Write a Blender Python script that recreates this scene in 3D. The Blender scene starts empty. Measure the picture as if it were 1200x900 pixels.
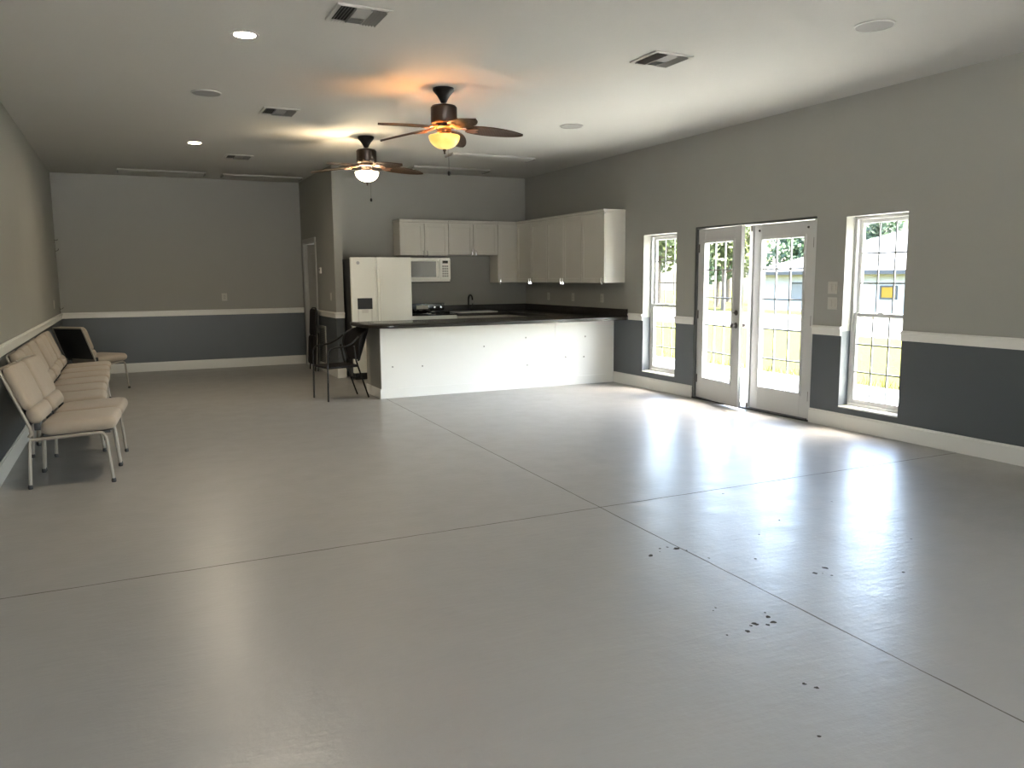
import bpy, bmesh, math, random
from mathutils import Vector, Matrix, noise as mnoise
random.seed(7)
SC = bpy.context.scene
COL = SC.collection
PI = math.pi
R = math.radians

# ------------------------------------------------------------------ dimensions (metres)
XL, XR, YB, YK, YR, ZC = -0.92, 6.17, 14.28, 12.30, -3.4, 3.12
XP0, XP1, YP = 2.81, 2.93, 11.88          # partition faces and its near end
WT = 0.20                                 # wall thickness
RAIL0, RAIL1 = 0.895, 0.985

# ------------------------------------------------------------------ materials
def new_mat(name):
    m = bpy.data.materials.new(name); m.use_nodes = True
    nt = m.node_tree
    return m, nt, nt.nodes['Principled BSDF'], nt.links.new

def coords(nt, scale=(1, 1, 1), kind='Object'):
    tc = nt.nodes.new('ShaderNodeTexCoord'); mp = nt.nodes.new('ShaderNodeMapping')
    mp.inputs['Scale'].default_value = scale
    nt.links.new(tc.outputs[kind], mp.inputs['Vector'])
    return mp.outputs['Vector']

def noise_node(nt, vec, scale, detail=3, rough=0.5):
    n = nt.nodes.new('ShaderNodeTexNoise')
    n.inputs['Scale'].default_value = scale; n.inputs['Detail'].default_value = detail
    n.inputs['Roughness'].default_value = rough
    nt.links.new(vec, n.inputs['Vector'])
    return n.outputs['Fac']

def ramp(nt, fac, a, b, p0=0.0, p1=1.0):
    r = nt.nodes.new('ShaderNodeMapRange')
    r.inputs['From Min'].default_value = p0; r.inputs['From Max'].default_value = p1
    r.inputs['To Min'].default_value = a; r.inputs['To Max'].default_value = b
    nt.links.new(fac, r.inputs['Value'])
    return r.outputs['Result']

def mixcol(nt, fac, a, b):
    m = nt.nodes.new('ShaderNodeMix'); m.data_type = 'RGBA'
    for sock, v in ((m.inputs[6], a), (m.inputs[7], b)):
        if isinstance(v, (tuple, list)): sock.default_value = (*v[:3], 1)
        else: nt.links.new(v, sock)
    if isinstance(fac, (int, float)): m.inputs[0].default_value = fac
    else: nt.links.new(fac, m.inputs[0])
    return m.outputs[2]

def math_node(nt, op, a, b=None):
    m = nt.nodes.new('ShaderNodeMath'); m.operation = op
    for i, v in enumerate((a, b)):
        if v is None: continue
        if isinstance(v, (int, float)): m.inputs[i].default_value = v
        else: nt.links.new(v, m.inputs[i])
    return m.outputs[0]

def bump(nt, bsdf, height, strength=0.2, dist=0.01):
    b = nt.nodes.new('ShaderNodeBump')
    b.inputs['Strength'].default_value = strength; b.inputs['Distance'].default_value = dist
    nt.links.new(height, b.inputs['Height']); nt.links.new(b.outputs['Normal'], bsdf.inputs['Normal'])

def mat(name, col, rough=0.5, metal=0.0, var=0.06, nscale=6.0, bstr=0.0, bscale=60.0, bdist=0.004, spec=0.5, coat=0.0):
    m, nt, b, L = new_mat(name)
    v = coords(nt)
    f = noise_node(nt, v, nscale, 4)
    dark = tuple(c * (1 - var) for c in col); lite = tuple(min(1, c * (1 + var)) for c in col)
    L(mixcol(nt, f, dark, lite), b.inputs['Base Color'])
    b.inputs['Roughness'].default_value = rough; b.inputs['Metallic'].default_value = metal
    b.inputs['Specular IOR Level'].default_value = spec
    b.inputs['Coat Weight'].default_value = coat
    if bstr: bump(nt, b, noise_node(nt, v, bscale, 3), bstr, bdist)
    return m

UPPER, LOWER = (0.290, 0.287, 0.256), (0.076, 0.085, 0.090)
def wall_paint(name):
    """two-tone paint: pale warm grey above the chair rail, slate grey below"""
    m, nt, b, L = new_mat(name)
    g = nt.nodes.new('ShaderNodeNewGeometry'); s = nt.nodes.new('ShaderNodeSeparateXYZ')
    L(g.outputs['Position'], s.inputs['Vector'])
    up = math_node(nt, 'GREATER_THAN', s.outputs['Z'], 0.94)
    f = noise_node(nt, g.outputs['Position'], 2.2, 4)
    c0 = mixcol(nt, f, tuple(c * .95 for c in LOWER), tuple(c * 1.05 for c in LOWER))
    c1 = mixcol(nt, f, tuple(c * .97 for c in UPPER), tuple(c * 1.03 for c in UPPER))
    L(mixcol(nt, up, c0, c1), b.inputs['Base Color'])
    L(ramp(nt, up, 0.42, 0.62), b.inputs['Roughness'])
    bump(nt, b, noise_node(nt, g.outputs['Position'], 90, 3), 0.12, 0.004)
    return m

M = {}
M['wall'] = wall_paint('two_tone_wall_paint')
M['ceiling'] = mat('ceiling_paint', (0.455, 0.446, 0.412), 0.9, var=.02, nscale=1.5, bstr=.25, bscale=45, bdist=.006, spec=.2)
M['trim'] = mat('white_trim_paint', (0.70, 0.685, 0.635), 0.32, var=.02, nscale=3)
M['panel'] = mat('peninsula_paint', (0.88, 0.87, 0.82), 0.38, var=.025, nscale=2.5, bstr=.05, bscale=30)
M['cabinet'] = mat('cabinet_white', (0.56, 0.54, 0.475), 0.40, var=.02)
M['fridge'] = mat('appliance_white', (0.85, 0.84, 0.77), 0.28, var=.01, bstr=.04, bscale=220, bdist=.001)
M['white_plastic'] = mat('white_plastic', (0.74, 0.72, 0.66), 0.4, var=.02)
M['plate'] = mat('ivory_plate', (0.45, 0.43, 0.385), 0.4, var=.02)
M['black_plastic'] = mat('black_plastic', (0.012, 0.012, 0.012), 0.45, var=.1)
M['black_gloss'] = mat('black_glass', (0.008, 0.008, 0.009), 0.08, var=.1)
M['counter'] = mat('dark_counter', (0.022, 0.018, 0.015), 0.22, var=.6, nscale=120)
M['chrome'] = mat('chrome', (0.8, 0.8, 0.8), 0.15, 1.0, var=.02)
M['steel'] = mat('steel', (0.5, 0.5, 0.5), 0.35, 1.0, var=.05)
M['black_metal'] = mat('black_metal', (0.010, 0.009, 0.008), 0.45, 0.0, var=.1, spec=.25)
M['bronze'] = mat('dark_bronze', (0.035, 0.024, 0.018), 0.38, 0.5, var=.15)
M['copper'] = mat('brushed_bronze_bracket', (0.30, 0.15, 0.09), 0.35, 0.8, var=.15)
M['jamb'] = mat('dark_jamb', (0.05, 0.052, 0.048), 0.5)
M['sash'] = mat('sash_white', (0.62, 0.62, 0.60), 0.35, var=.02)
M['door'] = mat('door_white', (0.50, 0.50, 0.48), 0.33, var=.02)
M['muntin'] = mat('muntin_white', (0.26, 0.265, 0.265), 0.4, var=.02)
M['threshold'] = mat('dark_threshold', (0.015, 0.013, 0.012), 0.5)
M['shadow_gap'] = mat('vent_shade', (0.03, 0.03, 0.028), 0.8)
M['vent'] = mat('vent_grey', (0.21, 0.205, 0.19), 0.5, var=.04)
M['speaker'] = mat('speaker_mesh', (0.27, 0.265, 0.245), 0.8, var=.08, nscale=300, bstr=.3, bscale=400)
M['fixture'] = mat('fixture_white', (0.36, 0.35, 0.32), 0.5, var=.02)
M['tan_metal'] = mat('tan_powder_metal', (0.33, 0.30, 0.255), 0.42, 0.25, var=.06)
M['grille'] = mat('beige_grille_end_shade', (0.34, 0.33, 0.29), 0.5, var=.04)
M['interior_door'] = mat('interior_door_paint', (0.40, 0.39, 0.36), 0.4, var=.03)
M['brass_dark'] = mat('aged_knob', (0.10, 0.09, 0.08), 0.3, 0.8)
M['concrete'] = mat('pale_concrete', (0.66, 0.65, 0.62), 0.85, var=.06, nscale=3)
M['asphalt'] = mat('pale_road', (0.13, 0.13, 0.125), 0.9, var=.08, nscale=2)
M['stucco'] = mat('white_stucco', (0.36, 0.36, 0.36), 0.85, var=.04)
M['roof'] = mat('pale_metal_roof', (0.16, 0.16, 0.165), 0.6, var=.05)
M['fascia'] = mat('grey_fascia', (0.06, 0.06, 0.065), 0.7)
M['yellow'] = mat('yellow_board', (0.30, 0.17, 0.004), 0.6, var=.05)
M['bark'] = mat('bark', (0.09, 0.07, 0.05), 0.9, var=.3, bstr=.5, bscale=25, bdist=.02)
M['stucco_out'] = mat('outer_stucco', (0.5, 0.49, 0.46), 0.85)

def leaf_mat(name, a, b):
    m, nt, bs, L = new_mat(name)
    f = noise_node(nt, coords(nt), 1.3, 4)
    c = mixcol(nt, f, a, b)
    L(c, bs.inputs['Base Color']); bs.inputs['Roughness'].default_value = .6
    tr = nt.nodes.new('ShaderNodeBsdfTranslucent'); L(c, tr.inputs['Color'])
    mx = nt.nodes.new('ShaderNodeMixShader'); mx.inputs[0].default_value = .35
    L(bs.outputs[0], mx.inputs[1]); L(tr.outputs[0], mx.inputs[2])
    L(mx.outputs[0], nt.nodes['Material Output'].inputs['Surface'])
    return m
M['leaf'] = leaf_mat('leaf_green', (0.035, 0.062, 0.030), (0.065, 0.10, 0.055))
M['leaf2'] = leaf_mat('leaf_light_green', (0.06, 0.08, 0.022), (0.09, 0.11, 0.04))
M['grass'] = leaf_mat('grass_green', (0.022, 0.030, 0.003), (0.04, 0.042, 0.005))

def lawn_mat():
    m, nt, b, L = new_mat('lawn')
    v = coords(nt)
    f = noise_node(nt, v, .8, 6, .6); f2 = noise_node(nt, v, 14, 3)
    c = mixcol(nt, f, (0.042, 0.041, 0.0035), (0.060, 0.055, 0.006))
    c = mixcol(nt, ramp(nt, f2, 0, .35), c, (0.028, 0.038, 0.003))
    L(c, b.inputs['Base Color']); b.inputs['Roughness'].default_value = .9
    b.inputs['Specular IOR Level'].default_value = .1
    bump(nt, b, f2, .6, .05)
    return m
M['lawn'] = lawn_mat()

def fabric(name, col):
    m, nt, b, L = new_mat(name)
    v = coords(nt)
    f = noise_node(nt, v, 9, 4); f2 = noise_node(nt, v, 350, 2)
    c = mixcol(nt, f, tuple(x * .92 for x in col), tuple(x * 1.06 for x in col))
    c = mixcol(nt, ramp(nt, f2, 0, .35), c, tuple(x * .7 for x in col))
    L(c, b.inputs['Base Color']); b.inputs['Roughness'].default_value = .9
    b.inputs['Specular IOR Level'].default_value = .15; b.inputs['Sheen Weight'].default_value = .15
    bump(nt, b, f2, .4, .002)
    return m
M['tan_fabric'] = fabric('tan_fabric', (0.36, 0.305, 0.245))
M['black_mesh'] = mat('black_mesh', (0.010, 0.008, 0.008), 0.7, var=.2, nscale=200, bstr=.3, bscale=300, spec=.15)

def wicker():
    m, nt, b, L = new_mat('woven_blade')
    w = nt.nodes.new('ShaderNodeTexWave'); w.inputs['Scale'].default_value = 28; w.inputs['Distortion'].default_value = 2
    L(coords(nt), w.inputs['Vector'])
    L(mixcol(nt, w.outputs['Fac'], (0.030, 0.015, 0.007), (0.075, 0.038, 0.016)), b.inputs['Base Color'])
    b.inputs['Roughness'].default_value = .5
    bump(nt, b, w.outputs['Fac'], .5, .004)
    return m
M['wicker'] = wicker()

def emit(name, col, strength, diffuse=None, low=None):
    m, nt, b, L = new_mat(name)
    b.inputs['Base Color'].default_value = (*(diffuse or (.8, .8, .78)), 1)
    b.inputs['Roughness'].default_value = .35
    f = noise_node(nt, coords(nt), 14, 3)
    L(mixcol(nt, ramp(nt, f, 0, 1, .3, .7), low or tuple(c * .85 for c in col), col), b.inputs['Emission Color'])
    b.inputs['Emission Strength'].default_value = strength
    return m
M['downlight'] = emit('downlight_lens', (1.0, 0.86, 0.66), 210)
M['bowl_amber'] = emit('amber_glass_bowl', (1.0, 0.70, 0.20), .30, (.6, .4, .15), (1.0, .42, .06))
M['bowl_white'] = emit('white_glass_bowl', (1.0, 0.86, 0.62), 2.5)

def glass():
    m, nt, b, L = new_mat('clear_pane')
    nt.nodes.remove(b)
    t = nt.nodes.new('ShaderNodeBsdfTransparent'); t.inputs['Color'].default_value = (.96, .98, .97, 1)
    g = nt.nodes.new('ShaderNodeBsdfGlossy'); g.inputs['Roughness'].default_value = .02
    lw = nt.nodes.new('ShaderNodeLayerWeight'); lw.inputs['Blend'].default_value = .5
    fr = nt.nodes.new('ShaderNodeMath'); fr.operation = 'MULTIPLY_ADD'
    pw = nt.nodes.new('ShaderNodeMath'); pw.operation = 'POWER'; pw.inputs[1].default_value = 5
    L(lw.outputs['Facing'], pw.inputs[0]); L(pw.outputs[0], fr.inputs[0]); fr.inputs[1].default_value = .7; fr.inputs[2].default_value = .02
    mx = nt.nodes.new('ShaderNodeMixShader')
    L(fr.outputs[0], mx.inputs[0]); L(t.outputs[0], mx.inputs[1]); L(g.outputs[0], mx.inputs[2])
    L(mx.outputs[0], nt.nodes['Material Output'].inputs['Surface'])
    return m
M['glass'] = glass()

CHIPS = [(2.44, 3.39, .030), (2.63, 3.42, .034), (2.60, 3.46, .014), (2.55, 3.46, .016), (2.52, 3.42, .010), (2.66, 3.37, .012), (2.69, 3.22, .012),
         (3.02, 2.81, .024), (3.12, 2.84, .028), (3.07, 2.75, .014), (3.05, 2.79, .009), (2.26, 2.45, .024), (2.34, 2.49, .026), (2.31, 2.485, .014),
         (2.38, 2.46, .017), (2.42, 2.47, .024), (2.44, 2.52, .026), (2.46, 2.56, .010), (2.27, 2.68, .010), (2.30, 2.70, .012), (2.16, 2.46, .010),
         (2.14, 2.02, .016), (2.16, 1.98, .016), (1.93, 1.75, .012), (3.42, 2.62, .018), (3.5, 3.55, .016), (3.2, 3.4, .012), (2.9, 3.1, .014), (3.6, 4.18, .018), (3.9, 2.95, .012), (4.1, 3.7, .014)]
def floor_mat():
    m, nt, b, L = new_mat('painted_concrete_floor')
    g = nt.nodes.new('ShaderNodeNewGeometry'); P = g.outputs['Position']
    big = noise_node(nt, P, .55, 5, .55); mid = noise_node(nt, P, 4.5, 5, .6); fine = noise_node(nt, P, 38, 3)
    c = mixcol(nt, big, (0.300, 0.290, 0.268), (0.335, 0.323, 0.300))
    c = mixcol(nt, ramp(nt, mid, 0, .22, .45, .8), c, (0.275, 0.265, 0.245))
    # scuffs: streaks stretched along the boards' trowel direction
    sv = nt.nodes.new('ShaderNodeMapping'); sv.inputs['Scale'].default_value = (1.6, 7, 1); sv.inputs['Rotation'].default_value = (0, 0, .5); L(P, sv.inputs['Vector'])
    sc = noise_node(nt, sv.outputs['Vector'], 3.2, 5, .7)
    c = mixcol(nt, ramp(nt, sc, 0, .16, .58, .80), c, (0.17, 0.165, 0.155))
    L(c, b.inputs['Base Color'])
    L(ramp(nt, mid, .290, .38, .3, .75), b.inputs['Roughness'])
    b.inputs['Specular IOR Level'].default_value = .8
    h = math_node(nt, 'ADD', math_node(nt, 'MULTIPLY', mid, .6), math_node(nt, 'MULTIPLY', fine, .12))
    mid2 = noise_node(nt, sv.outputs['Vector'], 4.0, 4, .6)
    h = math_node(nt, 'ADD', h, math_node(nt, 'MULTIPLY', mid2, .35))
    bump(nt, b, h, .34, .013)
    return m
M['floor'] = floor_mat()
M['joint'] = mat('saw_cut_joint', (0.15, 0.136, 0.116), 0.7, var=.35, nscale=3, spec=.2)
M['chip'] = mat('bare_chip', (0.060, 0.052, 0.042), 0.8, var=.3, nscale=30, spec=.2)

# ------------------------------------------------------------------ mesh helpers
def bm_new(): return bmesh.new()

def box(bm, x0, x1, y0, y1, z0, z1, bev=0.0, seg=2, mtx=None):
    vs = [bm.verts.new(p) for p in ((x0, y0, z0), (x1, y0, z0), (x1, y1, z0), (x0, y1, z0), (x0, y0, z1), (x1, y0, z1), (x1, y1, z1), (x0, y1, z1))]
    fs = [bm.faces.new([vs[i] for i in f]) for f in ((3, 2, 1, 0), (4, 5, 6, 7), (0, 1, 5, 4), (1, 2, 6, 5), (2, 3, 7, 6), (3, 0, 4, 7))]
    if bev > 0:
        es = list({e for f in fs for e in f.edges})
        r = bmesh.ops.bevel(bm, geom=es, offset=bev, segments=seg, affect='EDGES', profile=.5)
        vs = list({v for f in r['faces'] for v in f.verts} | {v for v in vs if v.is_valid})
    if mtx is not None:
        bmesh.ops.transform(bm, matrix=mtx, verts=[v for v in vs if v.is_valid])
    return vs

def tube(bm, pts, r, seg=8, caps=True):
    pts = [Vector(p) for p in pts]
    rs = r if isinstance(r, (list, tuple)) else [r] * len(pts)
    rings, prev = [], None
    for i, p in enumerate(pts):
        t = (pts[min(i + 1, len(pts) - 1)] - pts[max(i - 1, 0)]).normalized()
        if prev is None:
            a = Vector((0, 0, 1)) if abs(t.z) < .9 else Vector((1, 0, 0))
            n = (a - a.dot(t) * t).normalized()
        else:
            n = (prev - prev.dot(t) * t).normalized()
        prev = n; bn = t.cross(n)
        rings.append([bm.verts.new(p + rs[i] * (math.cos(2 * PI * k / seg) * n + math.sin(2 * PI * k / seg) * bn)) for k in range(seg)])
    for a, b in zip(rings, rings[1:]):
        for k in range(seg):
            bm.faces.new((a[k], a[(k + 1) % seg], b[(k + 1) % seg], b[k]))
    if caps:
        bm.faces.new(list(reversed(rings[0]))); bm.faces.new(rings[-1])

def lathe(bm, prof, seg=32, cx=0, cy=0):
    rings = []
    for r, z in prof:
        if r < 1e-5: rings.append([bm.verts.new((cx, cy, z))])
        else: rings.append([bm.verts.new((cx + r * math.cos(2 * PI * k / seg), cy + r * math.sin(2 * PI * k / seg), z)) for k in range(seg)])
    for a, b in zip(rings, rings[1:]):
        for k in range(seg):
            k2 = (k + 1) % seg
            if len(a) == 1 and len(b) == 1: continue
            if len(a) == 1: bm.faces.new((a[0], b[k2], b[k]))
            elif len(b) == 1: bm.faces.new((a[k], a[k2], b[0]))
            else: bm.faces.new((a[k], a[k2], b[k2], b[k]))

def prism(bm, outline, z0, z1, bev=0.0):
    """closed outline in xy, extruded from z0 to z1"""
    a = [bm.verts.new((x, y, z0)) for x, y in outline]; b = [bm.verts.new((x, y, z1)) for x, y in outline]
    n = len(outline)
    fs = [bm.faces.new(list(reversed(a))), bm.faces.new(b)]
    for i in range(n): fs.append(bm.faces.new((a[i], a[(i + 1) % n], b[(i + 1) % n], b[i])))
    if bev:
        es = list(set(fs[0].edges) | set(fs[1].edges))
        bmesh.ops.bevel(bm, geom=es, offset=bev, segments=2, affect='EDGES', profile=.5)

def arc(p0, p1, p2, n=6):
    """quadratic curve points"""
    p0, p1, p2 = Vector(p0), Vector(p1), Vector(p2)
    return [(1 - t) ** 2 * p0 + 2 * t * (1 - t) * p1 + t * t * p2 for t in [i / n for i in range(n + 1)]]

def obj(name, bm, m, parent=None, smooth=35):
    bmesh.ops.recalc_face_normals(bm, faces=bm.faces)
    me = bpy.data.meshes.new(name); bm.to_mesh(me); bm.free()
    me.materials.append(M[m] if isinstance(m, str) else m)
    if smooth:
        me.polygons.foreach_set('use_smooth', [True] * len(me.polygons))
        try: me.set_sharp_from_angle(angle=R(smooth))
        except Exception: pass
    o = bpy.data.objects.new(name, me); COL.objects.link(o)
    if parent is not None: o.parent = parent
    return o

def tag(o, label, cat, group=None, kind=None):
    o['label'] = label; o['category'] = cat
    if group: o['group'] = group
    if kind: o['kind'] = kind
    return o

def thing(name, label, cat, loc=(0, 0, 0), rz=0.0, group=None, kind=None):
    o = bpy.data.objects.new(name, None); COL.objects.link(o)
    o.empty_display_size = .1
    o.location = loc; o.rotation_euler = (0, 0, rz)
    return tag(o, label, cat, group, kind)

def dup(root, loc, rz=None, label=None):
    c = root.copy(); COL.objects.link(c); c.location = loc
    if rz is not None: c.rotation_euler = (0, 0, rz)
    if label: c['label'] = label
    for ch in list(root.children):
        d = ch.copy(); COL.objects.link(d); d.parent = c
        for g in list(ch.children):
            e = g.copy(); COL.objects.link(e); e.parent = d
    return c

def struct(name, bm, m, label, cat, smooth=0):
    o = obj(name, bm, m, None, smooth)
    return tag(o, label, cat, kind='structure')

def wall_cells(bm, axis, f0, f1, us, zs, solid):
    """wall slab between planes f0..f1 on `axis` (0 = x, 1 = y), cells us x zs, only outer faces are made"""
    nu, nz = len(us) - 1, len(zs) - 1
    def P(f, u, z): return (f, u, z) if axis == 0 else (u, f, z)
    cache = {}
    def V(f, u, z):
        k = (round(f, 4), round(u, 4), round(z, 4))
        if k not in cache: cache[k] = bm.verts.new(P(f, u, z))
        return cache[k]
    def S(i, j): return 0 <= i < nu and 0 <= j < nz and solid(i, j)
    for i in range(nu):
        for j in range(nz):
            if not S(i, j): continue
            u0, u1, z0, z1 = us[i], us[i + 1], zs[j], zs[j + 1]
            for f in (f0, f1): bm.faces.new((V(f, u0, z0), V(f, u1, z0), V(f, u1, z1), V(f, u0, z1)))
            if not S(i - 1, j): bm.faces.new((V(f0, u0, z0), V(f1, u0, z0), V(f1, u0, z1), V(f0, u0, z1)))
            if not S(i + 1, j): bm.faces.new((V(f0, u1, z0), V(f1, u1, z0), V(f1, u1, z1), V(f0, u1, z1)))
            if not S(i, j - 1): bm.faces.new((V(f0, u0, z0), V(f1, u0, z0), V(f1, u1, z0), V(f0, u1, z0)))
            if not S(i, j + 1): bm.faces.new((V(f0, u0, z1), V(f1, u0, z1), V(f1, u1, z1), V(f0, u1, z1)))

def pierced_wall(name, axis, f0, f1, u0, u1, openings, label, z0=0.0, z1=ZC):
    us = sorted({u0, u1} | {v for o in openings for v in o[:2]}); zs = sorted({z0, z1} | {v for o in openings for v in o[2:]})
    def solid(i, j):
        uc, zc = (us[i] + us[i + 1]) / 2, (zs[j] + zs[j + 1]) / 2
        return not any(a < uc < b and c < zc < d for a, b, c, d in openings)
    bm = bm_new(); wall_cells(bm, axis, f0, f1, us, zs, solid)
    return struct(name, bm, 'wall', label, 'wall')

# ------------------------------------------------------------------ shell
W1 = (8.135, 8.835, .215, 2.01)     # window nearer the kitchen
W2 = (4.88, 5.545, .205, 2.02)      # window nearer the camera
DR = (5.905, 7.775, 0.0, 2.05)      # french door opening
W3 = (0.20, 0.90, .21, 2.02); W4 = (-1.75, -1.05, .21, 2.02)   # unseen windows added for daylight, beside/behind the camera
bm = bm_new(); box(bm, XL - WT, XR + WT, YR - WT, YB + WT, -.2, 0)
fl = struct('floor', bm, 'floor', 'grey painted concrete floor with two saw-cut joints', 'floor')
# saw cuts and paint chips: thin inlays in the floor's own mesh
fl.data.materials.append(M['joint']); fl.data.materials.append(M['chip'])
bm = bm_new(); bm.from_mesh(fl.data)
def inlay(poly, z, mi):
    fc = bm.faces.new([bm.verts.new((x, y, z)) for x, y in poly]); fc.material_index = mi
    fc.normal_update()
    if fc.normal.z < 0: fc.normal_flip()
rj = random.Random(3); n = 90
def strip(p, q, w):
    d = Vector((q[0] - p[0], q[1] - p[1])); nn = Vector((-d.y, d.x)).normalized(); prev = None
    for i in range(n + 1):
        c = Vector(p) + d * (i / n) + nn * rj.uniform(-.0025, .0025); ww = w * rj.uniform(.75, 1.25)
        cur = (c + nn * ww, c - nn * ww)
        if prev: inlay([prev[0], prev[1], cur[1], cur[0]], .0003, 1)
        prev = cur
strip((2.556 + .0286 * YR, YR), (2.556 + .0286 * 9.50, 9.50), .0040)
strip((XL + .02, 4.285), (XR - .02, 4.285), .0046)
for (x, y, r) in CHIPS:
    k = 11; st = rj.uniform(.6, .95); a0 = rj.uniform(0, PI)
    pts = []
    for i in range(k):
        a = 2 * PI * i / k; rr = r * .66 * rj.uniform(.65, 1.15); u_, v_ = rr * math.cos(a), rr * math.sin(a) * st
        pts.append((x + u_ * math.cos(a0) - v_ * math.sin(a0), y + u_ * math.sin(a0) + v_ * math.cos(a0)))
    inlay(pts, .0005, 2)
bm.to_mesh(fl.data); bm.free()
bm = bm_new(); box(bm, XL - WT, XR + WT, YR - WT, YB + WT, ZC, ZC + .15)
struct('ceiling', bm, 'ceiling', 'flat off-white textured ceiling', 'ceiling')
pierced_wall('wall_right', 0, XR, XR + WT, YR - WT, YB + WT, [W1, W2, DR, W3, W4], 'two-tone grey wall pierced by windows and french doors')
pierced_wall('wall_left', 0, XL - WT, XL, YR - WT, YB + WT, [], 'plain two-tone grey wall behind the row of tan chairs')
pierced_wall('wall_back', 1, YB, YB + WT, XL, XP1, [], 'far two-tone grey wall at the end of the room')
pierced_wall('wall_kitchen', 1, YK, YK + .12, XP1, XR, [], 'grey wall behind the refrigerator and hanging cabinets')
DI = (13.16, 14.06, 0.0, 2.08)
pierced_wall('wall_partition', 0, XP0, XP1, YP, YB, [DI], 'short partition wall with a doorway beside the refrigerator')
RW = [(-0.6, 2.2, .0, 2.3)]  # unseen doorway, added to bring in daylight from behind the camera
pierced_wall('wall_rear', 1, YR - WT, YR, XL, XR, RW, 'wall behind the viewer with an unseen open doorway added for daylight')

# unseen roof overhang, added to hold back the sun at the openings
bm = bm_new(); box(bm, XR + WT, XR + WT + .75, YR - 1, YB + 1, ZC + .05, ZC + .2)
struct('sun_block_soffit', bm, 'stucco_out', 'unseen overhang outside the window wall, added to hold back the sun', 'roof')

def board(bm, axis, f, side, u0, u1, z0, z1, t, lip=True):
    """moulding strip on plane f of a wall; side = direction it stands out"""
    a, b = sorted((f, f + side * t))
    def bx(a, b, z0, z1, bev):
        if axis == 0: box(bm, a, b, u0, u1, z0, z1, bev, 2)
        else: box(bm, u0, u1, a, b, z0, z1, bev, 2)
    bx(a, b, z0, z1, .004)
    if lip:
        a2, b2 = sorted((f, f + side * (t + .012)))
        bx(a2, b2, z1 - .032, z1 - .008, .005)

tn = [0]
def rail(axis, f, side, u0, u1, label):
    tn[0] += 1
    bm = bm_new(); board(bm, axis, f, side, u0, u1, RAIL0, RAIL1, .018)
    struct('trim_%d' % tn[0], bm, 'trim', label, 'trim')
def skirt(name, axis, f, side, u0, u1, label):
    bm = bm_new(); board(bm, axis, f, side, u0, u1, 0, .135, .016, False)
    a, b = sorted((f, f + side * .010))
    if axis == 0: box(bm, a, b, u0, u1, .13, .15, .004)
    else: box(bm, u0, u1, a, b, .13, .15, .004)
    struct(name, bm, 'trim', label, 'baseboard')
rail(0, XR, -1, YR, W4[0], 'white chair rail behind the viewer on the window wall')
rail(0, XR, -1, W4[1], W3[0], 'white chair rail between the two unseen added windows')
rail(0, XR, -1, W3[1], W2[0], 'long white chair rail running from the near window towards the viewer')
rail(0, XR, -1, W2[1], DR[0], 'short white chair rail between near window and french doors')
rail(0, XR, -1, DR[1], W1[0], 'short white chair rail between french doors and kitchen-side window')
rail(0, XR, -1, W1[1], 9.16, 'short white chair rail between kitchen-side window and counter end')
rail(0, XL, 1, YR, YB, 'long white chair rail above the row of tan chairs')
rail(1, YB, -1, XL, XP0, 'white chair rail across the far wall')
rail(0, XP0, -1, YP, 13.08, 'white chair rail on the partition face beside the doorway')
rail(1, YP, -1, XP0 - .018, XP1 + .004, 'white chair rail stub on the end of the partition')
skirt('baseboard_right.001', 0, XR, -1, YR, DR[0] - .0, 'white baseboard under the near window')
skirt('baseboard_right', 0, XR, -1, DR[1], 9.53, 'white baseboard between french doors and peninsula')
skirt('baseboard_left', 0, XL, 1, YR, YB, 'white baseboard behind the row of tan chairs')
skirt('baseboard_back', 1, YB, -1, XL, XP0, 'white baseboard along the far wall')
skirt('baseboard_partition', 0, XP0, -1, YP, 13.08, 'white baseboard on the partition face')
skirt('baseboard_partition.001', 1, YP, -1, XP0 - .016, XP1 + .004, 'white baseboard stub on the end of the partition')

# ------------------------------------------------------------------ windows (double hung, divided lights)
def sash(bm, xa, xb, y0, y1, z0, z1, st, nc, nr, mb=.018):
    box(bm, xa, xb, y0, y0 + st, z0, z1, .004); box(bm, xa, xb, y1 - st, y1, z0, z1, .004)
    box(bm, xa, xb, y0 + st, y1 - st, z0, z0 + st * 1.1, .004); box(bm, xa, xb, y0 + st, y1 - st, z1 - st, z1, .004)
    return (y0 + st, y1 - st, z0 + st * 1.1, z1 - st)

def muntins(bm, xa, xb, r, nc, nr, w):
    y0, y1, z0, z1 = r
    for i in range(1, nc):
        y = y0 + (y1 - y0) * i / nc; box(bm, xa, xb, y - w / 2, y + w / 2, z0, z1)
    for j in range(1, nr):
        z = z0 + (z1 - z0) * j / nr; box(bm, xa - .001, xb + .001, y0, y1, z - w / 2, z + w / 2)

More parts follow.
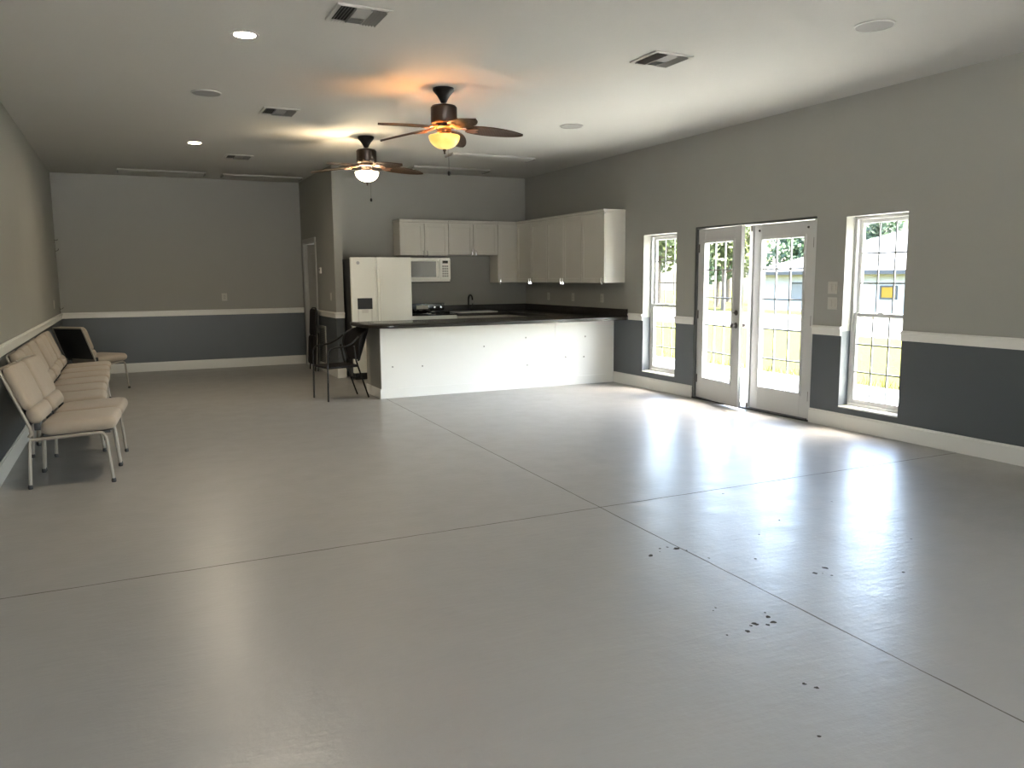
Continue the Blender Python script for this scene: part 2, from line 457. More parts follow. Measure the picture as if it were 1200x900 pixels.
def make_window(n, W, label):
    y0, y1, z0, z1 = W
    t = thing('window_%d' % n, label, 'window', kind='structure')
    X = XR + .115
    f = bm_new(); fw = .028
    box(f, X, X + .075, y0, y0 + fw, z0, z1, .003); box(f, X, X + .075, y1 - fw, y1, z0, z1, .003)
    box(f, X, X + .075, y0 + fw, y1 - fw, z1 - fw, z1, .003); box(f, X - .012, X + .08, y0 + fw, y1 - fw, z0, z0 + fw + .012, .003)
    obj('window_frame', f, 'sash', t, 0)
    zm = z0 + (z1 - z0) * .49
    for (nm, xa, za, zb) in (('upper_sash', X + .04, zm - .018, z1 - fw), ('lower_sash', X + .008, z0 + fw + .012, zm + .022)):
        b = bm_new(); r = sash(b, xa, xa + .03, y0 + fw, y1 - fw, za, zb, .036, 3, 3)
        s = obj(nm, b, 'sash', t, 0)
        b = bm_new(); muntins(b, xa + .004, xa + .014, r, 3, 3, .014); obj('muntin_grid', b, 'muntin', s, 0)
        b = bm_new(); box(b, xa + .017, xa + .021, *r); obj('glass_pane', b, 'glass', s, 0)
    b = bm_new(); box(b, X + .0, X + .012, (y0 + y1) / 2 - .03, (y0 + y1) / 2 + .03, zm + .02, zm + .034, .003)
    obj('sash_lock', b, 'white_plastic', t, 0)
make_window(1, W1, 'tall divided-light window between kitchen counter and french doors')
make_window(2, W2, 'tall divided-light window beside the two wall switches')
make_window(3, W3, 'unseen divided-light window beside the viewer, added for daylight')
make_window(4, W4, 'unseen divided-light window behind the viewer, added for daylight')
# stone sills inside the reveals
for n, W, lb in ((11, W1, 'white sill of the kitchen-side window'), (12, W2, 'white sill of the near window')):
    bm = bm_new(); box(bm, XR - .006, XR + .115, W[0], W[1], W[2] - .001, W[2] + .014, .003)
    struct('trim_%d' % n, bm, 'trim', lb, 'window sill')

# ------------------------------------------------------------------ french doors
bm = bm_new()
y0, y1, z0, z1 = DR
box(bm, XR + .002, XR + .14, y1 - .028, y1, 0, z1); box(bm, XR + .002, XR + .14, y0 + .028, y1 - .028, z1 - .022, z1)
o = struct('trim_13', bm, 'jamb', 'dark jamb around the french doors', 'door frame')
bm = bm_new(); box(bm, XR - .002, XR + .14, y0, y0 + .028, 0, z1 - .023)
struct('trim_16', bm, 'door', 'white jamb on the near side of the french doors', 'door frame')
bm = bm_new(); box(bm, XR - .012, XR + .2, y0, y1, 0, .018, .004)
struct('trim_14', bm, 'threshold', 'dark threshold under the french doors', 'threshold')

def leaf(name, label, hinge_y, sgn, ang, w=.896, knob=True):
    """door leaf hinged at (XR+.03, hinge_y); sgn = direction of its free edge along y when shut"""
    t = thing(name, label, 'door', (XR + .028, hinge_y, 0), ang, kind='structure')
    T = .044
    def Y(a): return sgn * a
    def bx(b, a0, a1, x0, x1, z0, z1, bev=0.003):
        p, q = sorted((Y(a0), Y(a1))); box(b, x0, x1, p, q, z0, z1, bev)
    b = bm_new(); st, tr, br, zb, zt = .145, .155, .245, .022, 2.018
    bx(b, 0, st, 0, T, zb, zt); bx(b, w - st, w, 0, T, zb, zt); bx(b, st, w - st, 0, T, zb, zb + br); bx(b, st, w - st, 0, T, zt - tr, zt)
    obj('stile_and_rail_frame', b, 'door', t, 0)
    g0, g1, gz0, gz1 = st, w - st, zb + br, zt - tr
    b = bm_new(); k = .022
    bx(b, g0 - k, g0 + .006, -.010, T + .01, gz0 - k, gz1 + k); bx(b, g1 - .006, g1 + k, -.010, T + .01, gz0 - k, gz1 + k)
    bx(b, g0 + .006, g1 - .006, -.010, T + .01, gz0 - k, gz0 + .006); bx(b, g0 + .006, g1 - .006, -.010, T + .01, gz1 - .006, gz1 + k)
    obj('glazing_bead', b, 'door', t, 0)
    b = bm_new(); mw = .014
    for i in (1, 2):
        a = g0 + (g1 - g0) * i / 3; bx(b, a - mw / 2, a + mw / 2, .012, .032, gz0, gz1, 0)
    for j in range(1, 5):
        z = gz0 + (gz1 - gz0) * j / 5; bx(b, g0, g1, .011, .033, z - mw / 2, z + mw / 2, 0)
    obj('muntin_grid', b, 'muntin', t, 0)
    b = bm_new(); bx(b, g0, g1, .020, .024, gz0, gz1, 0); obj('glass_pane', b, 'glass', t, 0)
    for hz in (.25, 1.02, 1.80):
        b = bm_new(); tube(b, [(-.008, 0, hz - .05), (-.008, 0, hz + .05)], .008); bx(b, 0, .03, -.003, .001, hz - .05, hz + .05, 0)
        obj('hinge', b, 'brass_dark', t)
    if knob:
        b = bm_new(); k = Y(w - .06)
        for sx in (-1, 1):
            x0 = 0 if sx < 0 else T
            bmk = bmesh.new(); lathe(bmk, [(0, 0), (.033, 0), (.033, .006), (.012, .010), (.011, .030), (.026, .040), (.028, .055), (.018, .066), (0, .068)], 20)
            bmesh.ops.transform(bmk, matrix=Matrix.Translation((x0, k, .93)) @ Matrix.Rotation(sx * PI / 2, 4, 'Y'), verts=bmk.verts)
            me = bpy.data.meshes.new('tmp'); bmk.to_mesh(me); bmk.free(); b.from_mesh(me); bpy.data.meshes.remove(me)
        obj('door_knob', b, 'brass_dark', t)
        bmk = bm_new(); lathe(bmk, [(0, 0), (.03, 0), (.03, .008), (.014, .014), (.012, .024), (0, .026)], 20)
        box(bmk, -.004, .004, -.014, .014, .022, .04, .002)
        bmesh.ops.transform(bmk, matrix=Matrix.Translation((0, k, 1.07)) @ Matrix.Rotation(-PI / 2, 4, 'Y'), verts=bmk.verts)
        obj('deadbolt', bmk, 'brass_dark', t)
    else:
        b = bm_new(); bx(b, w - .022, w + .03, -.014, .004, zb, zt, .003); obj('astragal', b, 'door', t, 0)
        for zz in (zt - .03, zb + .02):
            b = bm_new(); bx(b, w - .012, w + .012, -.022, -.012, zz - .035, zz + .025, .002); obj('flush_bolt', b, 'brass_dark', t, 0)
        for a in (st * .72, w - st * .72):
            bmk = bm_new(); lathe(bmk, [(0, .012), (.010, .010), (.013, 0), (0, 0)], 14)
            bmesh.ops.transform(bmk, matrix=Matrix.Translation((0, Y(a), zt - .065)) @ Matrix.Rotation(-PI / 2, 4, 'Y'), verts=bmk.verts)
            obj('curtain_bracket', bmk, 'brass_dark', t)
leaf('door_1', 'white fifteen-light french door leaf with knob and deadbolt, standing ajar', DR[1] - .03, -1, R(-8.5))
leaf('door_2', 'white fifteen-light french door leaf shut beside the near window', DR[0] + .03, 1, 0, knob=False)

# interior doorway in the partition
bm = bm_new()
a, b_, _, h = DI
for (p, q, zz0, zz1) in ((a - .065, a, 0, h + .065), (b_, b_ + .065, 0, h + .065), (a, b_, h, h + .065)):
    box(bm, XP0 - .016, XP0 - .0005, p, q, zz0, zz1, .003)
box(bm, XP0, XP1, a - .001, a + .018, 0, h); box(bm, XP0, XP1, b_ - .018, b_ + .001, 0, h); box(bm, XP0, XP1, a, b_, h - .018, h + .001)
struct('trim_15', bm, 'interior_door', 'painted casing around the doorway in the partition', 'door frame')
t = thing('door_3', 'grey-white inner door standing ajar in the partition doorway', 'door', (XP0 + .05, DI[1] - .022, 0), R(7), kind='structure')
bm = bm_new(); box(bm, 0, .036, -.855, 0, .012, 2.055, .002)
for (za, zb) in ((.2, .95), (1.1, 1.9)):
    for (ya, yb) in ((-.75, -.46), (-.39, -.10)):
        box(bm, -.004, .01, ya, yb, za, zb, .003)
obj('door_slab', bm, 'interior_door', t, 0)
bm = bm_new(); lathe(bm, [(0, 0), (.03, 0), (.03, .006), (.012, .010), (.011, .03), (.027, .042), (.024, .06), (0, .066)], 18)
bmesh.ops.transform(bm, matrix=Matrix.Translation((0, -.80, .95)) @ Matrix.Rotation(-PI / 2, 4, 'Y'), verts=bm.verts)
obj('door_knob', bm, 'brass_dark', t)
# dark room behind the partition doorway
bm = bm_new()
box(bm, XP1 + .0, XR, YK + .121, YB, -.001, .0)
o = struct('floor.001', bm, 'floor', 'floor of the room behind the kitchen wall', 'floor')

# ------------------------------------------------------------------ small wall fittings
def plate(name, label, cat, axis, f, side, u, z, w, h, kind, group=None):
    t = thing(name, label, cat, (f, u, z) if axis == 0 else (u, f, z), 0, group)
    def bx(b, u0, u1, d0, d1, z0, z1, bev=.0015):
        p, q = sorted((side * d0, side * d1))
        if axis == 0: box(b, p, q, u0, u1, z0, z1, bev)
        else: box(b, u0, u1, p, q, z0, z1, bev)
    b = bm_new(); bx(b, -w / 2, w / 2, .0005, .006, -h / 2, h / 2, .002); obj('cover_plate', b, 'plate', t, 0)
    n = max(1, round(w / .06)) if kind == 'switch' else 2
    for i in range(n):
        b = bm_new()
        if kind == 'switch':
            uc = (i - (n - 1) / 2) * .046; bx(b, uc - .016, uc + .016, .006, .010, -.033, .033); obj('rocker', b, 'plate', t, 0)
        else:
            zc = (i - .5) * .038; bx(b, -.016, .016, .006, .008, zc - .014, zc + .014); obj('socket', b, 'fixture', t, 0)
    return t
plate('light_switch', 'pale double switch plate beside the near window, upper of two', 'light switch', 0, XR, -1, 5.672, 1.355, .118, .118, 'switch')
plate('light_switch', 'pale double switch plate beside the near window, lower of two', 'light switch', 0, XR, -1, 5.668, 1.205, .118, .118, 'switch')
plate('power_outlet', 'white wall outlet above the chair rail of the far wall', 'outlet', 1, YB, -1, 1.50, 1.19, .085, .125, 'outlet')
for yy, lb in ((11.47, 'nearest the corner'), (10.68, 'in the middle of three'), (9.85, 'nearest the counter end')):
    plate('power_outlet', 'white outlet above the dark backsplash, ' + lb, 'outlet', 0, XR, -1, yy, 1.17, .075, .12, 'outlet')
plate('light_switch', 'small pale switch plate on the end of the partition face', 'light switch', 0, XP0, -1, 12.18, 1.21, .075, .12, 'switch')
plate('light_switch', 'small pale switch plate on the wall of chairs, close to the far corner', 'light switch', 0, XL, 1, 13.05, 1.15, .075, .12, 'switch')
t = thing('thermostat', 'small white thermostat on the partition between doorway and corner', 'thermostat', (XP0, 12.81, 1.61))
bm = bm_new(); box(bm, -.022, -.0005, -.05, .05, -.045, .045, .006); obj('body', bm, 'white_plastic', t)
bm = bm_new(); box(bm, -.004, -.0003, -.058, .058, -.053, .053, .001); obj('wall_mount', bm, 'fixture', t, 0)
bm = bm_new(); box(bm, -.0235, -.0215, -.028, .028, -.005, .028); obj('display', bm, 'vent', t, 0)
for i, (zz, hh, lb) in enumerate(((2.08, .06, 'small dark bracket high on the wall in the far corner, topmost of three'),
                                  (1.90, .15, 'slim dark bracket on the wall in the far corner, middle of three'),
                                  (1.03, .11, 'small dark bracket just above the chair rail in the far corner'))):
    t = thing('wall_bracket', lb, 'bracket', (XL, 14.08, zz), 0)
    bm = bm_new(); box(bm, .0005, .006, -.02, .02, -hh / 2, hh / 2, .002); obj('back_plate', bm, 'brass_dark', t)
    bm = bm_new(); tube(bm, arc((.005, 0, hh * .2), (.05, 0, hh * .2), (.05, 0, hh * .45)), .005); obj('hook', bm, 'brass_dark', t)
# return air grille low on the partition
t = thing('return_air_grille', 'beige return air grille low on the partition, behind the black armchair', 'vent', (XP0, 12.86, .41))
bm = bm_new()
for (p, q, zz0, zz1) in ((-.26, -.225, -.33, .33), (.225, .26, -.33, .33), (-.225, .225, -.33, -.295), (-.225, .225, .295, .33)):
    box(bm, -.014, -.0005, p, q, zz0, zz1, .003)
obj('frame', bm, 'grille', t, 0)
bm = bm_new()
for i in range(26):
    zz = -.285 + i * .0228
    box(bm, -.011, .002, -.225, .225, -.002, .002, 0, 1, Matrix.Translation((0, 0, zz)) @ Matrix.Rotation(R(35), 4, 'Y'))
obj('louver', bm, 'grille', t, 0)

# ------------------------------------------------------------------ ceiling fittings
def vent(label, x, y, rz=0.0, s=.345):
    t = thing('ceiling_vent', label, 'vent', (x, y, ZC), rz, 'square supply vents in the ceiling')
    b = bm_new(); h = s / 2; f = .028
    for (x0, x1, y0, y1) in ((-h, -h + f, -h, h), (h - f, h, -h, h), (-h + f, h - f, -h, -h + f), (-h + f, h - f, h - f, h)):
        box(b, x0, x1, y0, y1, -.012, -.0005, .003)
    obj('frame', b, 'ceiling', t, 0)
    b = bm_new(); box(b, -h + f, h - f, -h + f, h - f, -.003, -.0008); obj('duct_shade_sheet', b, 'shadow_gap', t, 0)  # flat dark sheet, painted as the shade behind the louvers
    i0 = h - f
    b = bm_new()
    def slat(xc, yc, lx, ly, tilt, axis):
        box(b, -lx / 2, lx / 2, -ly / 2, ly / 2, -.0008, .0008, 0, 1, Matrix.Translation((xc, yc, -.014)) @ Matrix.Rotation(tilt, 4, axis))
    w3 = 2 * i0 / 3
    for k in range(5):                                   # three louver banks: the outer two throw sideways, the middle one down the room
        xx = -i0 + w3 * (k + .5) / 5
        slat(xx, 0, .024, 2 * i0, R(-48), 'Y'); slat(-xx, 0, .024, 2 * i0, R(48), 'Y')
    for k in range(9):
        yy = -i0 + 2 * i0 * (k + .5) / 9
        slat(0, yy, w3 * .96, .026, R(38 if k > 4 else -38), 'X')
    box(b, -w3 / 2 - .003, -w3 / 2 + .003, -i0, i0, -.02, -.004); box(b, w3 / 2 - .003, w3 / 2 + .003, -i0, i0, -.02, -.004)
    obj('louver', b, 'vent', t, 0)
vent('square ceiling vent at the top edge, nearest the viewer beside a bright downlight', 1.43, 5.16)
vent('square ceiling vent between the near fan and the window wall', 3.79, 5.23)
vent('square ceiling vent between a round speaker and the far fan', 1.48, 8.34)
vent('square ceiling vent in front of the far wall, beyond both downlights', 1.49, 11.56)

def speaker(label, x, y, r=.13):
    t = thing('ceiling_speaker', label, 'speaker', (x, y, ZC), 0, 'round ceiling speakers')
    b = bm_new(); lathe(b, [(r - .012, -.0005), (r, -.0005), (r, -.008), (r - .012, -.010)], 36); obj('bezel', b, 'fixture', t)
    b = bm_new(); lathe(b, [(0, -.009), (r - .012, -.007), (r - .012, -.0008), (0, -.0008)], 36); obj('speaker_grille', b, 'speaker', t)
speaker('round ceiling speaker close to the window wall, nearest the viewer', 4.60, 3.98)
speaker('round ceiling speaker between the near fan and the window wall', 4.53, 7.89)
speaker('round ceiling speaker between the two glowing downlights', .76, 7.79)

def downlight(label, x, y):
    t = thing('downlight', label, 'ceiling light', (x, y, ZC), 0, 'recessed downlights')
    b = bm_new(); lathe(b, [(.068, -.0005), (.095, -.0005), (.093, -.006), (.072, -.008), (.068, -.004)], 36); obj('trim_ring', b, 'fixture', t)
    b = bm_new(); lathe(b, [(0, -.0065), (.05, -.006), (.068, -.003), (.068, -.0006), (0, -.0006)], 36); obj('lens', b, 'downlight', t)
downlight('glowing recessed downlight nearest the viewer', .84, 5.88)
downlight('glowing recessed downlight deeper in the room', .87, 10.6)

def tube_fixture(label, x, y, w=1.23, d=.30):
    t = thing('fluorescent_ceiling_light', label, 'ceiling light', (x, y, ZC), 0, 'unlit four-foot ceiling fixtures')
    b = bm_new(); box(b, -w / 2, w / 2, -d / 2, d / 2, -.022, -.0005, .004); obj('housing', b, 'fixture', t, 0)
    b = bm_new(); prof = [(-d / 2 + .012, -.0225), (-d / 2 + .03, -.028), (-d / 2 + .07, -.034), (d / 2 - .07, -.034), (d / 2 - .03, -.028), (d / 2 - .012, -.0225)]
    A = [b.verts.new((-w / 2 + .02, yy, zz)) for yy, zz in prof]; B = [b.verts.new((w / 2 - .02, yy, zz)) for yy, zz in prof]
    n = len(prof)
    for i in range(n): b.faces.new((A[i], A[(i + 1) % n], B[(i + 1) % n], B[i]))
    b.faces.new(A); b.faces.new(list(reversed(B))); obj('diffuser', b, 'fixture', t, 20)
    for s in (-1, 1):
        b = bm_new(); xx = s * (w / 2 - .01)
        prism(b, [(-d / 2 + .006, -.0225), (-d / 2 + .014, -.032), (-d / 2 + .055, -.040), (d / 2 - .055, -.040), (d / 2 - .014, -.032), (d / 2 - .006, -.0225)], -.01, .01)
        bmesh.ops.transform(b, matrix=Matrix.Translation((xx, 0, 0)) @ Matrix(((0, 0, 1, 0), (1, 0, 0, 0), (0, 1, 0, 0), (0, 0, 0, 1))), verts=b.verts)
        obj('end_cap', b, 'vent', t, 0)
tube_fixture('unlit long ceiling fixture just beyond the near fan', 4.62, 10.25)
tube_fixture('unlit long ceiling fixture nearest the kitchen wall', 4.55, 11.62)
tube_fixture('unlit long ceiling fixture at the far wall, closer to the row of chairs', .62, 13.55)
tube_fixture('unlit long ceiling fixture at the far wall, closer to the partition', 2.10, 13.62)

# ceiling fans -------------------------------------------------------
def blade_mesh():
    b = bm_new(); n = 22; top, bot = [], []
    L0, L1 = .19, .70
    for i in range(n + 1):
        s = i / n; x = L0 + (L1 - L0) * s
        w = .088 * (math.sin(PI * min(1, .10 + .90 * s ** .85)) ** .55) if s < 1 else 0.0
        if s < .05: w = max(w, .038)
        w = max(w, .0)
        row_t, row_b = [], []
        for k in range(7):
            v = -1 + 2 * k / 6; y = v * w
            z = -.010 * s * s + .010 * (1 - v * v) - (x - L0) * .07 * (s > 0)
            row_t.append(b.verts.new((x, y, z + .004))); row_b.append(b.verts.new((x, y, z - .004)))
        top.append(row_t); bot.append(row_b)
    for i in range(n):
        for k in range(6):
            b.faces.new((top[i][k], top[i + 1][k], top[i + 1][k + 1], top[i][k + 1]))
            b.faces.new((bot[i][k], bot[i][k + 1], bot[i + 1][k + 1], bot[i + 1][k]))
        b.faces.new((top[i][0], bot[i][0], bot[i + 1][0], top[i + 1][0])); b.faces.new((top[i][6], top[i + 1][6], bot[i + 1][6], bot[i][6]))
    for i in (0,):
        for k in range(6): b.faces.new((top[i][k], top[i][k + 1], bot[i][k + 1], bot[i][k]))
    bmesh.ops.remove_doubles(b, verts=b.verts, dist=1e-5)
    return b

def fan(label, x, y, a0, bowl, watts, colr):
    t = thing('ceiling_fan', label, 'ceiling fan', (x, y, ZC), 0, 'five-blade ceiling fans')
    b = bm_new(); lathe(b, [(0, -.0005), (.092, -.0005), (.094, -.02), (.085, -.032), (.06, -.06), (.038, -.095), (.026, -.12), (.02, -.125), (0, -.125)], 32); obj('canopy', b, 'black_metal', t)
    b = bm_new(); tube(b, [(0, 0, -.11), (0, 0, -.15)], .012, 12); obj('downrod', b, 'black_metal', t)
    b = bm_new(); lathe(b, [(0, -.135), (.05, -.137), (.105, -.150), (.116, -.165), (.116, -.285), (.108, -.298), (.07, -.302), (0, -.302)], 40)
    obj('motor_housing', b, 'bronze', t)
    b = bm_new(); lathe(b, [(0, -.303), (.075, -.303), (.078, -.33), (.062, -.345), (.06, -.375), (.05, -.382), (0, -.382)], 32); obj('flywheel_hub', b, 'bronze', t)
    b = bm_new(); lathe(b, [(0, -.383), (.045, -.383), (.045, -.395), (.075, -.402), (.075, -.409), (0, -.409)], 32); obj('light_fitter', b, 'copper', t)
    bb = blade_mesh(); bm0 = None
    for k in range(5):
        ang = a0 + k * 2 * PI / 5
        if k == 0:
            bl = obj('blade', bb, 'wicker', t); bme = bl.data
            br = bm_new(); tube(br, [(.06, 0, -.318 + .345), (.12, 0, .012), (.17, 0, .004), (.24, 0, -.008)], [.010, .009, .009, .007], 8)
            prism(br, [(.19, -.018), (.26, -.045), (.30, -.03), (.27, 0), (.30, .03), (.26, .045), (.19, .018)], -.016, -.010)
            bk = obj('blade_bracket', br, 'copper', bl); bkm = bk.data
        else:
            bl = bpy.data.objects.new('blade', bme); COL.objects.link(bl); bl.parent = t
            bk = bpy.data.objects.new('blade_bracket', bkm); COL.objects.link(bk); bk.parent = bl
        bl.location = (0, 0, -.345); bl.rotation_euler = (Matrix.Rotation(ang, 3, 'Z') @ Matrix.Rotation(R(-14), 3, 'X')).to_euler()
    # open-topped glass bowl
    b = bm_new(); pr = []
    for i in range(13):
        a = i / 12 * PI / 2; pr.append((.138 * math.cos(a) + .0001 * (i == 12), -.405 - .112 * math.sin(a)))
    inner = [(max(r - .006, .0), z + .005) for r, z in reversed(pr)]
    pr[-1] = (0, pr[-1][1]); inner[0] = (0, inner[0][1])
    lathe(b, [(.132, -.401)] + pr, 40); lathe(b, inner + [(.132, -.401)], 40)
    bmesh.ops.remove_doubles(b, verts=b.verts, dist=1e-4)
    obj('glass_bowl', b, bowl, t, 60)
    b = bm_new(); lathe(b, [(0, -.505), (.010, -.51), (.017, -.522), (.014, -.532), (.008, -.54), (.010, -.552), (0, -.562)], 16); obj('finial', b, 'bronze', t)
    b = bm_new(); tube(b, [(.05, .03, -.40), (.05, .03, -.70)], .0015, 5); ch = obj('pull_chain', b, 'bronze', t)
    b = bm_new(); lathe(b, [(0, -.695), (.008, -.70), (.014, -.715), (.010, -.735), (0, -.74)], 12, .05, .03); obj('chain_knob', b, 'black_metal', ch)
    l = bpy.data.lights.new('fan_bulb', 'POINT'); l.energy = watts; l.color = colr; l.shadow_soft_size = .028
    lo = bpy.data.objects.new('fan_bulb', l); COL.objects.link(lo); lo.parent = t; lo.location = (-.045, -.03, -.425)
    l2 = lo.copy(); l2.data = l.copy(); COL.objects.link(l2); l2.parent = t; l2.location = (-.05, .035, -.425)
    return t
RV = math.atan2(-.39, .92)      # direction that runs across the view at the fans
fan('dark ceiling fan with a glowing amber bowl, the nearer fan', 2.62, 6.80, RV + R(6), 'bowl_amber', 9.0, (1.0, .50, .20))
fan('dark ceiling fan with a brilliant white bowl, the farther fan', 2.65, 9.42, RV + R(24), 'bowl_white', 22.0, (1.0, .78, .50))

# ------------------------------------------------------------------ stackable tan chairs
def rounded_pad(bm, w, d, h, rc, rv, crown, zc=0, n=12):
    """soft cushion: rounded rectangle in plan (x = depth d, y = width w), rounded vertically, slightly crowned on top"""
    ol = []
    for (sx, sy, a0) in ((1, 1, 0), (-1, 1, 90), (-1, -1, 180), (1, -1, 270)):
        for i in range(7):
            a = R(a0 + 90 * i / 6); ol.append((sx * (d / 2 - rc) + rc * math.cos(a), sy * (w / 2 - rc) + rc * math.sin(a)))
    rings = []
    lv = [(-h / 2, rv * .7)] + [(-h / 2 + rv * (1 - math.cos(R(a))), rv * (1 - math.sin(R(a)))) for a in (30, 60, 90)] + [(h / 2 - rv + rv * math.sin(R(a)), rv * (1 - math.cos(R(a)))) for a in (0, 30, 60, 85)]
    for z, ins in lv:
        rings.append([bm.verts.new((x * (1 - 2 * ins / d), y * (1 - 2 * ins / w), zc + z)) for x, y in ol])
    m = len(ol)
    for a, b in zip(rings, rings[1:]):
        for k in range(m): bm.faces.new((a[k], a[(k + 1) % m], b[(k + 1) % m], b[k]))
    last = rings[-1]
    for s in (.75, .45, .15):
        ring = [bm.verts.new((v.co.x * s / 1.0, v.co.y * s / 1.0, zc + h / 2 + crown * (1 - s * s))) for v in rings[-1]]
        for k in range(m): bm.faces.new((last[k], last[(k + 1) % m], ring[(k + 1) % m], ring[k]))
        last = ring
    bm.faces.new(last); bm.faces.new(list(reversed(rings[0])))

def make_chair(label):
    t = thing('stacking_chair', label, 'chair', (0, 0, 0), 0, 'tan stacking chairs along the wall')
    b = bm_new(); rounded_pad(b, .545, .50, .095, .075, .04, .012)
    bmesh.ops.transform(b, matrix=Matrix.Translation((.055, 0, .432)) @ Matrix.Rotation(R(-2.5), 4, 'Y'), verts=b.verts)
    obj('seat', b, 'tan_fabric', t, 60)
    b = bm_new(); box(b, -.18, .26, -.235, .235, .365, .384, .004); obj('seat_pan', b, 'black_plastic', t, 0)
    # back: origin of the tilt at seat rear
    tilt = Matrix.Translation((-.215, 0, .455)) @ Matrix.Rotation(R(-21), 4, 'Y')
    up = Matrix(((0, 0, 1, 0), (0, 1, 0, 0), (1, 0, 0, 0), (0, 0, 0, 1)))     # lay pad depth along z
    b = bm_new(); rounded_pad(b, .535, .335, .065, .055, .028, .012)
    bmesh.ops.transform(b, matrix=tilt @ Matrix.Translation((.005, 0, .285)) @ up, verts=b.verts); obj('backrest', b, 'tan_fabric', t, 60)
    b = bm_new(); rounded_pad(b, .51, .125, .085, .045, .036, .014)
    bmesh.ops.transform(b, matrix=tilt @ Matrix.Translation((.014, 0, .068)) @ up, verts=b.verts); obj('lumbar_pad', b, 'tan_fabric', t, 60)
    b = bm_new(); box(b, -.045, -.030, -.252, .252, .01, .445, .006, 2, tilt); obj('back_shell', b, 'black_plastic', t)
    b = bm_new()
    for s in (-1, 1):
        tube(b, [tilt @ Vector((-.035, s * .262, .452)), tilt @ Vector((-.035, s * .268, .2)), tilt @ Vector((-.035, s * .268, 0)), Vector((-.245, s * .268, .40)), Vector((-.26, s * .268, .375))], .0115, 8)
    tube(b, [tilt @ Vector((-.035, -.262, .452)), tilt @ Vector((-.035, .262, .452))], .0115, 8)
    obj('back_frame', b, 'tan_metal', t)
    b = bm_new()
    for s in (-1, 1):
        tube(b, [(-.262, s * .262, .352), (-.1, s * .262, .360), (.1, s * .262, .372), (.19, s * .262, .376)], .0125, 8)
    tube(b, [(-.2, -.262, .356), (-.2, .262, .356)], .010, 8); tube(b, [(.15, -.262, .374), (.15, .262, .374)], .010, 8)
    obj('seat_frame', b, 'tan_metal', t)
    for s in (-1, 1):
        b = bm_new(); tube(b, [(.19, s * .262, .376)] + arc((.19, s * .262, .376), (.222, s * .262, .376), (.232, s * .264, .335), 5)[1:] + [(.262, s * .272, .012)], .0125, 8)
        l = obj('front_leg', b, 'tan_metal', t)
        b = bm_new(); lathe(b, [(0, 0), (.015, 0), (.017, .012), (.014, .03), (0, .03)], 12, .263, s * .2725); obj('foot_cap', b, 'black_plastic', l)
        b = bm_new(); tube(b, [(-.262, s * .262, .352)] + arc((-.245, s * .262, .354), (-.262, s * .262, .352), (-.262, s * .264, .30), 4)[1:] + [(-.275, s * .272, .012)], .0125, 8)
        l = obj('rear_leg', b, 'tan_metal', t)
        b = bm_new(); lathe(b, [(0, 0), (.015, 0), (.017, .012), (.014, .03), (0, .03)], 12, -.276, s * .2725); obj('foot_cap', b, 'black_plastic', l)
        b = bm_new(); box(b, -.225, -.185, s * .245 - .012, s * .245 + .012, .42, .47, .004); obj('hinge_bracket', b, 'black_plastic', t)
    return t
order = ['nearest the viewer', 'second from the near end', 'third from the near end', 'fourth from the near end', 'fifth from the near end', 'sixth from the near end', 'seventh from the near end', 'farthest of the row']
c0 = make_chair('tan fabric stacking chair, nearest the viewer in the row along the wall')
def chair_label(i): return 'tan fabric stacking chair, %s in the row along the wall' % order[i]
c0.location = (-.405, 6.79, 0); c0.rotation_euler = (0, 0, R(-4.5))
dup(c0, (-.36, 7.372, 0), R(-4.5), chair_label(1))
for i in range(2, 8):
    dup(c0, (-.525 + .006 * (i % 3), 8.0 + (i - 2) * .586, 0), 0, chair_label(i))
o = dup(c0, (-.41, 12.22, 0), R(42), 'tan stacking chair with black back shell, turned towards the far wall')

